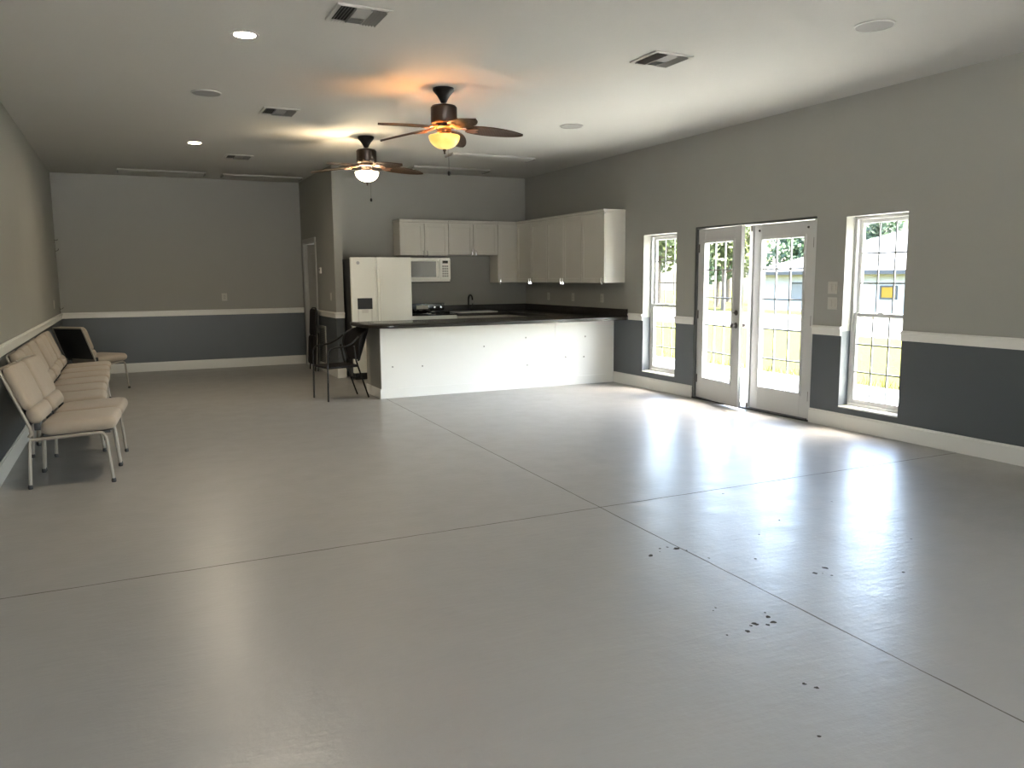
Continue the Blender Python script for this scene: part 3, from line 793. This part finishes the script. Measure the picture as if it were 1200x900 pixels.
# ------------------------------------------------------------------ black armchair and folded chair near the peninsula
def patio_chair():
    t = thing('patio_armchair', 'black metal armchair with rounded mesh back at the end of the peninsula', 'chair', (2.33, 9.83, 0), R(190))
    # local: faces +x after turning; front legs at +x
    rt = .011
    b = bm_new(); rounded_pad(b, .44, .44, .022, .07, .008, -.004); bmesh.ops.transform(b, matrix=Matrix.Translation((.03, 0, .415)), verts=b.verts); obj('seat', b, 'black_mesh', t, 60)
    b = bm_new()
    ring = [(.235, -.225), (.235, .225), (-.17, .19), (-.17, -.19)]
    for i in range(4):
        p, q = ring[i], ring[(i + 1) % 4]; tube(b, [(*p, .41), (*q, .41)], rt)
    obj('seat_frame', b, 'black_metal', t)
    # barrel back: curved sheet, oval in elevation
    b = bm_new(); nu, nv = 16, 14; F, K = [], []
    for j in range(nv + 1):
        v = j / nv; z = .47 + .405 * v
        half = R(68) * (.62 + .38 * math.sin(PI * min(1, max(0, (v + .02)) ** 1.25 * .80 + .02)))
        if v > .8: half *= math.sqrt(max(0.03, 1 - ((v - .8) / .2) ** 2 * .75))
        rr = .235 + .035 * v; xc = -.02 - .10 * v
        F.append([b.verts.new((xc - rr * math.cos(-half + 2 * half * i / nu), rr * math.sin(-half + 2 * half * i / nu), z)) for i in range(nu + 1)])
        K.append([b.verts.new((xc - (rr + .008) * math.cos(-half + 2 * half * i / nu), (rr + .008) * math.sin(-half + 2 * half * i / nu), z)) for i in range(nu + 1)])
    for j in range(nv):
        for i in range(nu):
            b.faces.new((F[j][i], F[j][i + 1], F[j + 1][i + 1], F[j + 1][i])); b.faces.new((K[j][i], K[j + 1][i], K[j + 1][i + 1], K[j][i + 1]))
        b.faces.new((F[j][0], F[j + 1][0], K[j + 1][0], K[j][0])); b.faces.new((F[j][nu], K[j][nu], K[j + 1][nu], F[j + 1][nu]))
    for i in range(nu):
        b.faces.new((F[0][i], K[0][i], K[0][i + 1], F[0][i + 1])); b.faces.new((F[nv][i], F[nv][i + 1], K[nv][i + 1], K[nv][i]))
    edge = [v.co.copy() for v in [F[j][0] for j in range(nv + 1)] + F[nv][1:] + [F[j][nu] for j in range(nv - 1, -1, -1)]]
    obj('backrest', b, 'black_mesh', t, 60)
    b = bm_new(); tube(b, edge, .010, 8); obj('back_frame', b, 'black_metal', t)
    for s in (-1, 1):
        b = bm_new(); tube(b, [(.245, s * .225, .004), (.238, s * .225, .41), (.235, s * .225, .58)] + arc((.235, s * .225, .58), (.235, s * .228, .645), (.15, s * .245, .655), 5)[1:]
             + [(.03, s * .262, .665)] + arc((.03, s * .262, .665), (-.07, s * .27, .68), (-.17, s * .225, .775), 6)[1:], rt, 8)
        obj('armrest', b, 'black_metal', t)
        b = bm_new(); tube(b, [(-.12, s * .20, .66), (-.15, s * .19, .48), (-.17, s * .19, .41), (-.24, s * .172, .22), (-.315, s * .165, .004)], rt, 8)
        obj('rear_leg', b, 'black_metal', t)
    b = bm_new(); tube(b, [(-.225, -.172, .245), (-.225, .172, .245)], .009); obj('stretcher', b, 'black_metal', t)
patio_chair()

def folded_chair():
    """metal folding chair, folded flat and leaning on the partition beside the doorway; plane parallel to the wall"""
    t = thing('folding_chair', 'black folding chair leaning folded against the partition beside the doorway', 'chair', (2.775, 13.0, 0), 0)
    def P(x, y, z): return (x - z * -.0 - .0, y, z)
    lean = Matrix.Translation((-.085, 0, 0)) @ Matrix.Rotation(R(3.2), 4, 'Y')
    b = bm_new(); tube(b, [lean @ Vector(p) for p in [(-.03, -.20, .012), (-.03, -.20, .92), (-.03, -.17, .995), (-.03, -.10, 1.02), (-.03, .10, 1.02), (-.03, .17, .995), (-.03, .20, .92), (-.03, .20, .012)]], .012); obj('front_frame', b, 'black_metal', t)
    b = bm_new(); tube(b, [lean @ Vector(p) for p in [(.015, -.175, .012), (.012, -.175, .62), (.012, .175, .62), (.015, .175, .012)]], .011); obj('rear_frame', b, 'black_metal', t)
    lay = Matrix(((0, 0, 1, 0), (0, 1, 0, 0), (1, 0, 0, 0), (0, 0, 0, 1)))
    b = bm_new(); rounded_pad(b, .375, .42, .055, .05, .02, .006)
    bmesh.ops.transform(b, matrix=lean @ Matrix.Translation((-.035, 0, .79)) @ lay, verts=b.verts); obj('backrest', b, 'black_mesh', t, 60)
    b = bm_new(); rounded_pad(b, .375, .46, .060, .05, .02, .008)
    bmesh.ops.transform(b, matrix=lean @ Matrix.Translation((-.045, 0, .345)) @ lay, verts=b.verts); obj('seat', b, 'black_mesh', t, 60)
    b = bm_new(); tube(b, [lean @ Vector((-.03, -.20, .15)), lean @ Vector((-.03, .20, .15))], .008); obj('crossbar', b, 'black_metal', t)
folded_chair()

# ------------------------------------------------------------------ peninsula
PY, PX0, PYB = 9.53, 2.78, 10.15
t = thing('kitchen_peninsula', 'white painted kitchen peninsula with nail holes in its front', 'kitchen counter', (0, 0, 0))
bm = bm_new(); box(bm, PX0, XR - .001, PY + .012, PYB, 0, .884); obj('carcass', bm, 'panel', t, 0)
bm = bm_new(); box(bm, PX0 + .002, 5.228, PY, PY + .012, 0, .884, .002); obj('front_panel', bm, 'panel', t, 0)
bm = bm_new(); box(bm, 5.233, XR - .002, PY + .001, PY + .012, 0, .884, .002); obj('front_panel', bm, 'panel', t, 0)
bm = bm_new(); box(bm, PX0 - .004, PX0, PY, PYB, 0, .884, 0); o = obj('shaded_end_panel', bm, 'grille', t, 0)  # darker beige on this side: its shade is put into the colour
bm = bm_new(); box(bm, PX0 - .014, XR - .02, PY - .014, PY - .0005, 0, .12, .003); box(bm, PX0 - .018, PX0 - .0045, PY - .014, PYB, 0, .12, .003); obj('base_trim', bm, 'panel', t, 0)
for (x, z) in ((4.17, .59), (4.78, .68), (5.39, .39), (5.68, .38), (2.93, .39), (3.32, .38), (4.8, .31), (5.70, .66)):
    bm = bm_new(); lathe(bm, [(0, .0022), (.009, .002), (.012, 0), (0, 0)], 12)
    bmesh.ops.transform(bm, matrix=Matrix.Translation((x, PY + .001, z)) @ Matrix.Rotation(PI / 2, 4, 'X'), verts=bm.verts); obj('screw_head', bm, 'grille', t)
out = []
x0, x1, y0, y1, r = 2.56, XR - .003, 9.21, 10.22, .34
for i in range(9):
    a = R(180 + 90 * i / 8); out.append((x0 + r + r * math.cos(a), y0 + r + r * math.sin(a)))
out += [(x1, y0), (x1, y1)]
for i in range(5):
    a = R(90 + 90 * i / 4); out.append((x0 + .12 + .12 * math.cos(a), y1 - .12 + .12 * math.sin(a)))
bm = bm_new(); prism(bm, out, .885, .926, .006)
o = obj('peninsula_countertop', bm, 'counter', None, 30); tag(o, 'dark countertop with a rounded corner on the white peninsula', 'countertop')

# ------------------------------------------------------------------ kitchen run
def base_unit(label, x0, x1, y0, y1, nd, face):
    """base cabinet; face 'y' opens towards -y, 'x' towards -x"""
    t = thing('base_cabinet', label, 'cabinet', (0, 0, 0), 0, 'white base cabinets')
    b = bm_new(); box(b, x0, x1, y0, y1, .10, .882)
    if face == 'y': box(b, x0, x1, y0 + .06, y1, 0, .1)
    else: box(b, x0 + .06, x1, y0, y1, 0, .1)
    obj('carcass', b, 'cabinet', t, 0)
    for i in range(nd):
        b = bm_new()
        if face == 'y':
            w = (x1 - x0) / nd; a, c = x0 + i * w + .004, x0 + (i + 1) * w - .004; box(b, a, c, y0 - .02, y0 - .001, .13, .875, .003)
        else:
            w = (y1 - y0) / nd; a, c = y0 + i * w + .004, y0 + (i + 1) * w - .004; box(b, x0 - .02, x0 - .001, a, c, .13, .875, .003)
        d = obj('door', b, 'cabinet', t, 0)
        b = bm_new(); m_ = (a + c) / 2
        if face == 'y': tube(b, [(m_ - .05, y0 - .021, .80), (m_ - .045, y0 - .045, .80), (m_ + .045, y0 - .045, .80), (m_ + .05, y0 - .021, .80)], .005)
        else: tube(b, [(x0 - .021, m_ - .05, .80), (x0 - .045, m_ - .045, .80), (x0 - .045, m_ + .045, .80), (x0 - .021, m_ + .05, .80)], .005)
        obj('handle', b, 'chrome', d)
base_unit('white base cabinet under the kitchen sink, beside the range', 4.67, 5.53, 11.70, YK - .001, 2, 'y')
base_unit('white base cabinet along the window wall, between sink corner and peninsula', 5.58, XR - .001, 10.24, YK - .001, 3, 'x')
# L-shaped dark worktop with upstand
bm = bm_new(); prism(bm, [(4.665, 11.665), (5.545, 11.665), (5.545, 10.235), (XR - .002, 10.235), (XR - .002, YK - .002), (4.665, YK - .002)], .884, .926, .005)
w = obj('kitchen_worktop', bm, 'counter', None, 30); tag(w, 'dark L-shaped worktop along the kitchen and window walls', 'countertop')
bm = bm_new(); box(bm, 4.665, XR - .003, YK - .022, YK - .003, .927, 1.035, .003); box(bm, XR - .022, XR - .003, 10.236, YK - .0225, .927, 1.035, .003)
obj('backsplash', bm, 'counter', w, 0)
bm = bm_new(); box(bm, XR - .026, XR - .0035, 9.185, 10.23, .9275, 1.035, .003)
o = obj('backsplash_strip', bm, 'counter', None, 0); tag(o, 'dark upstand on the window wall above the peninsula end', 'backsplash')

# sink + faucet
# sink
t = thing('kitchen_sink', 'white drop-in sink in the dark worktop below the faucet', 'sink', (5.06, 11.96, .926))
bm = bm_new(); rounded_pad(bm, .70, .44, .014, .06, .005, 0)
bmesh.ops.transform(bm, matrix=Matrix.Translation((0, 0, .0085)), verts=bm.verts); obj('rim', bm, 'fridge', t, 60)
for k in (-1, 1):
    bm = bm_new(); rounded_pad(bm, .30, .34, .006, .05, .002, -.003)
    bmesh.ops.transform(bm, matrix=Matrix.Translation((-.02, k * .165, .0185)), verts=bm.verts); obj('basin', bm, 'steel', t, 60)
t.rotation_euler = (0, 0, PI / 2)
t = thing('faucet', 'black gooseneck faucet behind the kitchen sink', 'faucet', (5.08, 12.225, .927))
bm = bm_new(); lathe(bm, [(0, 0), (.03, 0), (.03, .012), (.02, .02), (.018, .10), (0, .10)], 18); obj('base', bm, 'black_metal', t)
bm = bm_new(); tube(bm, [(0, 0, .09), (0, 0, .18)] + arc((0, 0, .18), (0, .0, .27), (0, -.09, .27), 6)[1:] + arc((0, -.09, .27), (0, -.16, .27), (0, -.165, .19), 6)[1:], .013, 10); obj('spout', bm, 'black_metal', t)
bm = bm_new(); tube(bm, [(.015, 0, .07), (.05, 0, .075), (.075, -.005, .13)], .008, 8); obj('lever', bm, 'black_metal', t)

# range
t = thing('kitchen_range', 'white range with black cooktop between refrigerator and sink', 'stove', (4.27, 0, 0))
bm = bm_new(); box(bm, -.378, .378, 11.66, YK - .002, .02, .905, .004); obj('body', bm, 'fridge', t, 0)
bm = bm_new(); box(bm, -.378, .378, 11.64, 12.20, .906, .922, .004); obj('cooktop', bm, 'black_gloss', t, 0)
for (x, y, r) in ((-.19, 11.80, .10), (.19, 11.80, .08), (-.19, 12.05, .08), (.19, 12.05, .10)):
    bm = bm_new()
    for q in (r, r * .66, r * .33): lathe(bm, [(q - .008, .9225), (q, .9225), (q, .928), (q - .008, .928)], 28, x, y)
    lathe(bm, [(r + .02, .9222), (r + .025, .9222), (r + .024, .926), (r + .018, .926)], 28, x, y); obj('burner', bm, 'black_metal', t)
bm = bm_new(); box(bm, -.378, .378, 12.205, YK - .004, .906, 1.075, .006); obj('backguard', bm, 'black_gloss', t, 0)
bm = bm_new(); box(bm, -.10, .10, 12.199, 12.2045, .985, 1.045, .002); obj('clock_panel', bm, 'white_plastic', t, 0)
for x in (-.31, -.20, .20, .31):
    bm = bm_new(); lathe(bm, [(0, .03), (.018, .028), (.022, 0), (0, 0)], 16); bmesh.ops.transform(bm, matrix=Matrix.Translation((x, 12.204, 1.01)) @ Matrix.Rotation(PI / 2, 4, 'X'), verts=bm.verts); obj('knob', bm, 'chrome', t)
bm = bm_new(); box(bm, -.36, .36, 11.635, 11.659, .25, .80, .006); d = obj('oven_door', bm, 'fridge', t, 0)
bm = bm_new(); tube(bm, [(-.30, 11.634, .76), (-.295, 11.60, .76), (.295, 11.60, .76), (.30, 11.634, .76)], .010); obj('handle', bm, 'white_plastic', d)
bm = bm_new(); box(bm, -.36, .36, 11.64, 11.659, .05, .235, .006); obj('drawer', bm, 'fridge', t, 0)
t = thing('frying_pan', 'shiny shallow pan standing on the range cooktop', 'pan', (4.21, 12.05, .929))
bm = bm_new(); lathe(bm, [(0, 0), (.10, 0), (.125, .045), (.128, .045), (.104, -.0), (.1, .004), (0, .004)], 32); obj('pan_body', bm, 'chrome', t)
bm = bm_new(); tube(bm, [(.12, -.02, .036), (.2, -.06, .05), (.28, -.10, .052)], .008); obj('handle', bm, 'black_plastic', t)

# refrigerator
t = thing('refrigerator', 'white side-by-side refrigerator with a black dispenser panel', 'refrigerator', (0, 0, 0))
FX0, FX1, FY = 2.955, 3.865, 11.50
bm = bm_new(); box(bm, FX0, FX1, FY + .075, YK - .02, .02, 1.765, .004); obj('cabinet_body', bm, 'black_plastic', t, 0)
SX = 3.335
bm = bm_new(); box(bm, FX0 - .002, SX - .004, FY, FY + .072, .10, 1.785, .012, 3); fz = obj('freezer_door', bm, 'fridge', t)
bm = bm_new(); box(bm, SX + .004, FX1 + .002, FY, FY + .072, .10, 1.785, .012, 3); fd = obj('fridge_door', bm, 'fridge', t)
bm = bm_new(); box(bm, 3.035, 3.255, FY - .006, FY - .0005, 1.035, 1.195, .004); dp = obj('dispenser_panel', bm, 'black_plastic', fz, 0)
bm = bm_new(); 
for (p, q, zz0, zz1) in ((3.035, 3.055, .72, 1.03), (3.235, 3.255, .72, 1.03), (3.055, 3.235, .72, .745)): box(bm, p, q, FY - .008, FY - .0005, zz0, zz1, .003)
box(bm, 3.10, 3.19, FY - .02, FY - .0005, .98, 1.03, .004)
obj('dispenser_recess', bm, 'white_plastic', fz, 0)
bm = bm_new(); lathe(bm, [(0, .004), (.022, .003), (.024, 0), (0, 0)], 20); bmesh.ops.transform(bm, matrix=Matrix.Translation((3.06, FY - .0003, 1.705)) @ Matrix.Rotation(PI / 2, 4, 'X'), verts=bm.verts); obj('badge', bm, 'steel', fz)
for nm, x, par in (('freezer_handle', SX - .035, fz), ('fridge_handle', SX + .035, fd)):
    bm = bm_new(); tube(bm, [(x, FY, .72)] + arc((x, FY - .002, .74), (x, FY - .05, .76), (x, FY - .055, .86), 4) + [(x, FY - .055, 1.48)] + arc((x, FY - .055, 1.5), (x, FY - .05, 1.60), (x, FY - .002, 1.62), 4)[1:], .013, 10)
    obj(nm, bm, 'fridge', par)
bm = bm_new(); box(bm, FX0 + .02, FX1 - .02, FY + .03, FY + .074, .0, .095, .003); obj('kick_grille', bm, 'black_plastic', t, 0)

# microwave
t = thing('microwave', 'white over-the-range microwave under the hanging cabinet', 'microwave', (4.27, 11.90, 1.42))
bm = bm_new(); box(bm, -.378, .378, .03, .398, 0, .37, .005); obj('body', bm, 'fridge', t, 0)
bm = bm_new(); box(bm, -.378, .20, -.0, .029, .035, .355, .006); d = obj('door', bm, 'fridge', t, 0)
bm = bm_new(); box(bm, -.335, .135, -.003, -.0005, .075, .315, .002); obj('window_screen', bm, mat('microwave_window', (.22, .22, .21), .15, var=.02), d, 0)
bm = bm_new(); tube(bm, [(.172, -.001, .07), (.172, -.035, .085), (.172, -.035, .30), (.172, -.001, .315)], .010, 8); obj('handle', bm, 'fridge', d)
bm = bm_new(); box(bm, .204, .376, .0, .029, .035, .355, .005); cp = obj('control_panel', bm, 'fridge', t, 0)
bm = bm_new(); box(bm, .245, .335, -.003, -.0005, .285, .325, .001); obj('display', bm, 'black_gloss', cp, 0)
bm = bm_new()
for i in range(3):
    for j in range(5): box(bm, .24 + i * .035, .268 + i * .035, -.002, -.0003, .075 + j * .038, .10 + j * .038)
obj('keypad', bm, 'fixture', cp, 0)
bm = bm_new(); box(bm, -.37, .37, .01, .39, -.012, -.0005, .003); obj('vent_grille', bm, 'black_plastic', t, 0)

# hanging cabinets
def hang(label, ax, u0, u1, f, back, z0, z1, nd, end=False):
    """ax 'y': front faces -y at y=f, spans x u0..u1, back plane y=back; ax 'x': front faces -x at x=f"""
    t = thing('hanging_cabinet', label, 'cabinet', (0, 0, 0), 0, 'white hanging cabinets')
    def bx(b, a, c, d0, d1, zz0, zz1, bev=.002):
        if ax == 'y': box(b, a, c, d0, d1, zz0, zz1, bev)
        else: box(b, d0, d1, a, c, zz0, zz1, bev)
    b = bm_new(); bx(b, u0, u1, f + .02, back, z0, z1 - .045); obj('carcass', b, 'cabinet', t, 0)
    b = bm_new(); bx(b, u0 - .001, u1 + .001, f - .006, back, z1 - .044, z1 - .018, .004); bx(b, u0 - .008 * end, u1 + .001, f - .022, back, z1 - .018, z1, .005); obj('crown_moulding', b, 'cabinet', t, 0)
    w = (u1 - u0) / nd
    for i in range(nd):
        a, c = u0 + i * w + .003, u0 + (i + 1) * w - .003; zb, zt = z0 + .004, z1 - .055; s = .058
        b = bm_new(); bx(b, a, c, f + .007, f + .019, zb, zt, 0)
        bx(b, a, a + s, f, f + .0068, zb, zt); bx(b, c - s, c, f, f + .0068, zb, zt); bx(b, a + s, c - s, f, f + .0068, zb, zb + s); bx(b, a + s, c - s, f, f + .0068, zt - s, zt)
        d = obj('door', b, 'cabinet', t, 0)
        if nd == 1: hu = a + s / 2
        else: hu = c - s / 2 if i % 2 == 0 else a + s / 2
        b = bm_new(); zz = z0 + .035
        if ax == 'y': pts = [(hu, f - .001, zz + .035), (hu, f - .028, zz + .03), (hu, f - .030, zz - .02), (hu, f - .018, zz - .055)]
        else: pts = [(f - .001, hu, zz + .035), (f - .028, hu, zz + .03), (f - .030, hu, zz - .02), (f - .018, hu, zz - .055)]
        tube(b, pts, [.006, .006, .009, .012], 8); obj('handle', b, 'chrome', d)
hang('white two-door hanging cabinet above the microwave', 'y', 3.85, 4.645, 11.965, YK - .001, 1.83, 2.375, 2, True)
hang('white two-door hanging cabinet above the sink', 'y', 4.648, 5.50, 11.965, YK - .001, 1.84, 2.375, 2)
hang('tall white hanging cabinet in the kitchen corner', 'y', 5.503, XR - .001, 11.965, YK - .001, 1.395, 2.375, 1)
hang('white hanging cabinet on the window wall, next to the corner', 'x', 10.92, 11.94, 5.835, XR - .001, 1.395, 2.375, 2)
hang('white hanging cabinet on the window wall, in the middle', 'x', 9.87, 10.917, 5.835, XR - .001, 1.395, 2.375, 2)
hang('narrow white hanging cabinet on the window wall, with a bright bare end', 'x', 9.27, 9.867, 5.835, XR - .001, 1.395, 2.375, 1, True)

# ------------------------------------------------------------------ outside
GZ = -.12
def ground_strip(name, x0, x1, z, m, label, cat):
    bm = bm_new(); box(bm, x0, x1, -60, 110, z - .2, z); struct(name, bm, m, label, cat)
ground_strip('lawn', XR + WT, 27, GZ, 'lawn', 'sunlit yellow-green lawn outside the french doors', 'lawn')
ground_strip('path', XR + WT, 9.4, GZ + .03, 'concrete', 'pale concrete apron outside the french doors', 'path')
bm = bm_new(); box(bm, -40, XR + WT - .001, -45, YR - WT - .001, GZ - .17, GZ + .03)  # unseen ground, added to throw light up through the rear opening
struct('path.001', bm, 'concrete', 'unseen concrete yard behind the viewer, added to bounce light inside', 'path')
ground_strip('road', 17, 24, GZ + .015, 'asphalt', 'pale road beyond the lawn', 'road')
bm = bm_new()
vs = [bm.verts.new(p) for p in ((27, -60, GZ), (27, 110, GZ), (31, 110, -.9), (31, -60, -.9), (110, -60, -.9), (110, 110, -.9))]
bm.faces.new((vs[0], vs[1], vs[2], vs[3])); bm.faces.new((vs[3], vs[2], vs[5], vs[4]))
struct('lawn.001', bm, 'lawn', 'grass bank and yard around the white house', 'lawn')
# long tufts at the lawn's edge
bm = bm_new()
for i in range(1500):
    x = 9.4 + abs(random.gauss(0, .28)); y = random.uniform(3.5, 20); a = random.uniform(0, PI); h = random.uniform(.06, .16); w = .006
    lx, ly = random.gauss(0, .04), random.gauss(0, .04)
    p = [(x - w * math.cos(a), y - w * math.sin(a), GZ), (x + w * math.cos(a), y + w * math.sin(a), GZ), (x + lx, y + ly, GZ + h)]
    bm.faces.new([bm.verts.new(q) for q in p])
o = obj('grass', bm, 'grass', None, 0); tag(o, 'long grass tufts along the edge of the concrete apron', 'grass', kind='stuff')

# house across the road
HX, HY0, HY1, HD = 33.0, 14.0, 35.5, 10.0
t = thing('house', 'low white house with a pale hipped roof across the road', 'house', (0, 0, 0))
bm = bm_new(); box(bm, HX, HX + HD, HY0, HY1, -.9, 1.62); obj('wall', bm, 'stucco', t, 0)
bm = bm_new(); e = .6; zr = 3.9
A = [bm.verts.new(p) for p in ((HX - e, HY0 - e, 1.66), (HX + HD + e, HY0 - e, 1.66), (HX + HD + e, HY1 + e, 1.66), (HX - e, HY1 + e, 1.66))]
Bv = [bm.verts.new(p) for p in ((HX + HD / 2, HY0 + 5, zr), (HX + HD / 2, HY1 - 5.6, zr))]
bm.faces.new((A[0], A[1], Bv[0])); bm.faces.new((A[1], A[2], Bv[1], Bv[0])); bm.faces.new((A[2], A[3], Bv[1])); bm.faces.new((A[3], A[0], Bv[0], Bv[1])); bm.faces.new(A)
obj('roof', bm, 'roof', t, 0)
bm = bm_new(); box(bm, HX - e - .02, HX - e + .04, HY0 - e, HY1 + e, 1.48, 1.68); obj('fascia', bm, 'fascia', t, 0)
def house_window(y0, y1, z0, z1, m='fascia'):
    b = bm_new(); k = .08
    for (p, q, a, c) in ((y0 - k, y0, z0 - k, z1 + k), (y1, y1 + k, z0 - k, z1 + k), (y0, y1, z0 - k, z0), (y0, y1, z1, z1 + k)): box(b, HX - .06, HX - .001, p, q, a, c)
    f = obj('window', b, 'fascia', t, 0)
    b = bm_new(); box(b, HX - .03, HX - .001, y0, y1, z0, z1); obj('pane', b, m, f, 0)
# yellow board seen through the near window
house_window(26.55, 27.35, .36, .86, 'yellow')
house_window(29.0, 29.9, .2, 1.0, 'roof'); house_window(32.2, 33.2, .2, 1.0, 'roof'); house_window(23.2, 24.2, .1, .95, 'roof')
bm = bm_new(); box(bm, HX - .03, HX - .001, 30.6, 31.5, -.9, 1.1); obj('front_door', bm, 'roof', t, 0)

# trees
def tree_meshes(seed, R0, H, n, lm):
    rnd = random.Random(seed)
    b = bm_new()
    clumps = []
    for i in range(16):
        a = rnd.uniform(0, 2 * PI); rr = R0 * rnd.uniform(.1, .72); zz = H * rnd.uniform(.38, .86)
        clumps.append((rr * math.cos(a), rr * math.sin(a), zz, R0 * rnd.uniform(.32, .55)))
    for i in range(n):
        cx, cy, cz, cr = rnd.choice(clumps)
        d = Vector((rnd.gauss(0, 1), rnd.gauss(0, 1), rnd.gauss(0, 1))).normalized() * cr * (rnd.random() ** .4)
        c = Vector((cx, cy, cz)) + d; s = rnd.uniform(.14, .30)
        u = Vector((rnd.gauss(0, 1), rnd.gauss(0, 1), rnd.gauss(0, 1))).normalized(); v = u.orthogonal().normalized()
        b.faces.new([b.verts.new(c + s * q) for q in (u, v * .6, -u, -v * .6)])
    tr = bm_new(); tube(tr, [(0, 0, 0), (.05, .02, H * .2), (-.04, .05, H * .45), (.05, 0, H * .7)], [.22, .17, .13, .05], 10)
    for i in range(6):
        cx, cy, cz, cr = clumps[i]; tube(tr, [(0, .03, H * .35), (cx * .5, cy * .5, (H * .35 + cz) / 2), (cx, cy, cz)], [.10, .07, .03], 7)
    return b, tr
protos = []
for (seed, lm) in ((1, 'leaf'), (2, 'leaf2'), (3, 'leaf')):
    protos.append((seed, lm))
made = {}
def tree(label, x, y, z, k, s, rz, group):
    t = thing('leafy_tree', label, 'tree', (x, y, z), rz, group)
    if k not in made:
        c, tr = tree_meshes(protos[k][0], 3.2, 8.0, 2600, protos[k][1])
        co, to = obj('crown', c, protos[k][1], t, 0), obj('trunk', tr, 'bark', t)
        made[k] = (co.data, to.data)
    else:
        for nm, me in zip(('crown', 'trunk'), made[k]):
            o = bpy.data.objects.new(nm, me); COL.objects.link(o); o.parent = t
    t.scale = (s, s, s)
G1 = 'trees behind the white house'
for (x, y, k, s, rz) in ((48, 40.5, 0, .92, 0), (48.5, 48.6, 2, .95, 1), (48, 32.4, 2, .92, 2), (49, 57, 0, 1.0, 3), (49, 24.3, 0, .88, 4), (58.5, 45, 1, 1.1, 5)):
    tree('leafy green tree rising behind the white house', x, y, -.9, k, s, rz, G1)
tree('pale yellow-green tree seen through the gap of the ajar door', 25.2, 29.6, GZ, 1, .62, .4, None)
tree('dark green tree beside the white house, seen through the ajar leaf', 36.5, 43.5, -.9, 0, .9, 2.2, None)
tree('pale green tree seen through the kitchen-side window', 27.6, 38.0, -.3, 1, .85, 1.2, None)

# ------------------------------------------------------------------ light
w = bpy.data.worlds.new('World'); SC.world = w; w.use_nodes = True
nt = w.node_tree; bg = nt.nodes['Background']
sky = nt.nodes.new('ShaderNodeTexSky'); sky.sky_type = 'NISHITA'; sky.sun_disc = False
sky.sun_elevation = R(60); sky.sun_rotation = R(125); sky.air_density = 1.0; sky.dust_density = 4.0; sky.ozone_density = 1.0
nt.links.new(sky.outputs['Color'], bg.inputs['Color']); bg.inputs['Strength'].default_value = 1.15
sl = bpy.data.lights.new('sun', 'SUN'); sl.energy = 24.0; sl.angle = R(.6); sl.color = (1, .96, .88)
so = bpy.data.objects.new('sun', sl); COL.objects.link(so)
so.rotation_euler = Vector((-.22, .42, -.9)).to_track_quat('-Z', 'Y').to_euler()
# sampling guides at the openings (they emit nothing of their own)
def portal(name, loc, sx, sz, direction):
    l = bpy.data.lights.new(name, 'AREA'); l.shape = 'RECTANGLE'; l.size = sx; l.size_y = sz
    l.cycles.is_portal = True
    o = bpy.data.objects.new(name, l); COL.objects.link(o); o.location = loc
    o.rotation_euler = Vector(direction).to_track_quat('-Z', 'Z').to_euler()
for n, W in enumerate((W1, W2, W3, W4, DR)):
    portal('sky_portal', (XR + WT + .01, (W[0] + W[1]) / 2, (W[2] + W[3]) / 2), W[1] - W[0], W[3] - W[2], (-1, 0, 0))
for W in RW:
    portal('sky_portal', ((W[0] + W[1]) / 2, YR - WT - .01, (W[2] + W[3]) / 2), W[1] - W[0], W[3] - W[2], (0, 1, 0))

# ------------------------------------------------------------------ camera
YAW, PITCH, ROLL, FPX = 0.4471, 0.1327, -0.0082, 937.19
cd = bpy.data.cameras.new('Camera'); cam = bpy.data.objects.new('Camera', cd); COL.objects.link(cam)
cd.sensor_fit = 'HORIZONTAL'; cd.sensor_width = 36; cd.lens = FPX / 1200 * 36; cd.clip_start = .05; cd.clip_end = 400
f = Vector((math.sin(YAW) * math.cos(PITCH), math.cos(YAW) * math.cos(PITCH), -math.sin(PITCH)))
r = Vector((math.cos(YAW), -math.sin(YAW), 0)); u = r.cross(f)
r2 = math.cos(ROLL) * r + math.sin(ROLL) * u; u2 = -math.sin(ROLL) * r + math.cos(ROLL) * u
cam.matrix_world = Matrix(((r2.x, u2.x, -f.x, 0), (r2.y, u2.y, -f.y, 0), (r2.z, u2.z, -f.z, 1.48), (0, 0, 0, 1)))
SC.camera = cam

SC.view_settings.view_transform = 'Standard'; SC.view_settings.look = 'None'
SC.view_settings.gamma = 1; SC.view_settings.use_curve_mapping = False
SC.view_settings.exposure = 1.95
cy = SC.cycles
cy.use_denoising = True
try: cy.denoiser = 'OPENIMAGEDENOISE'
except Exception: pass
cy.max_bounces = 10; cy.diffuse_bounces = 6; cy.glossy_bounces = 4; cy.transparent_max_bounces = 12
cy.sample_clamp_indirect = 6.0; cy.caustics_reflective = False; cy.caustics_refractive = False
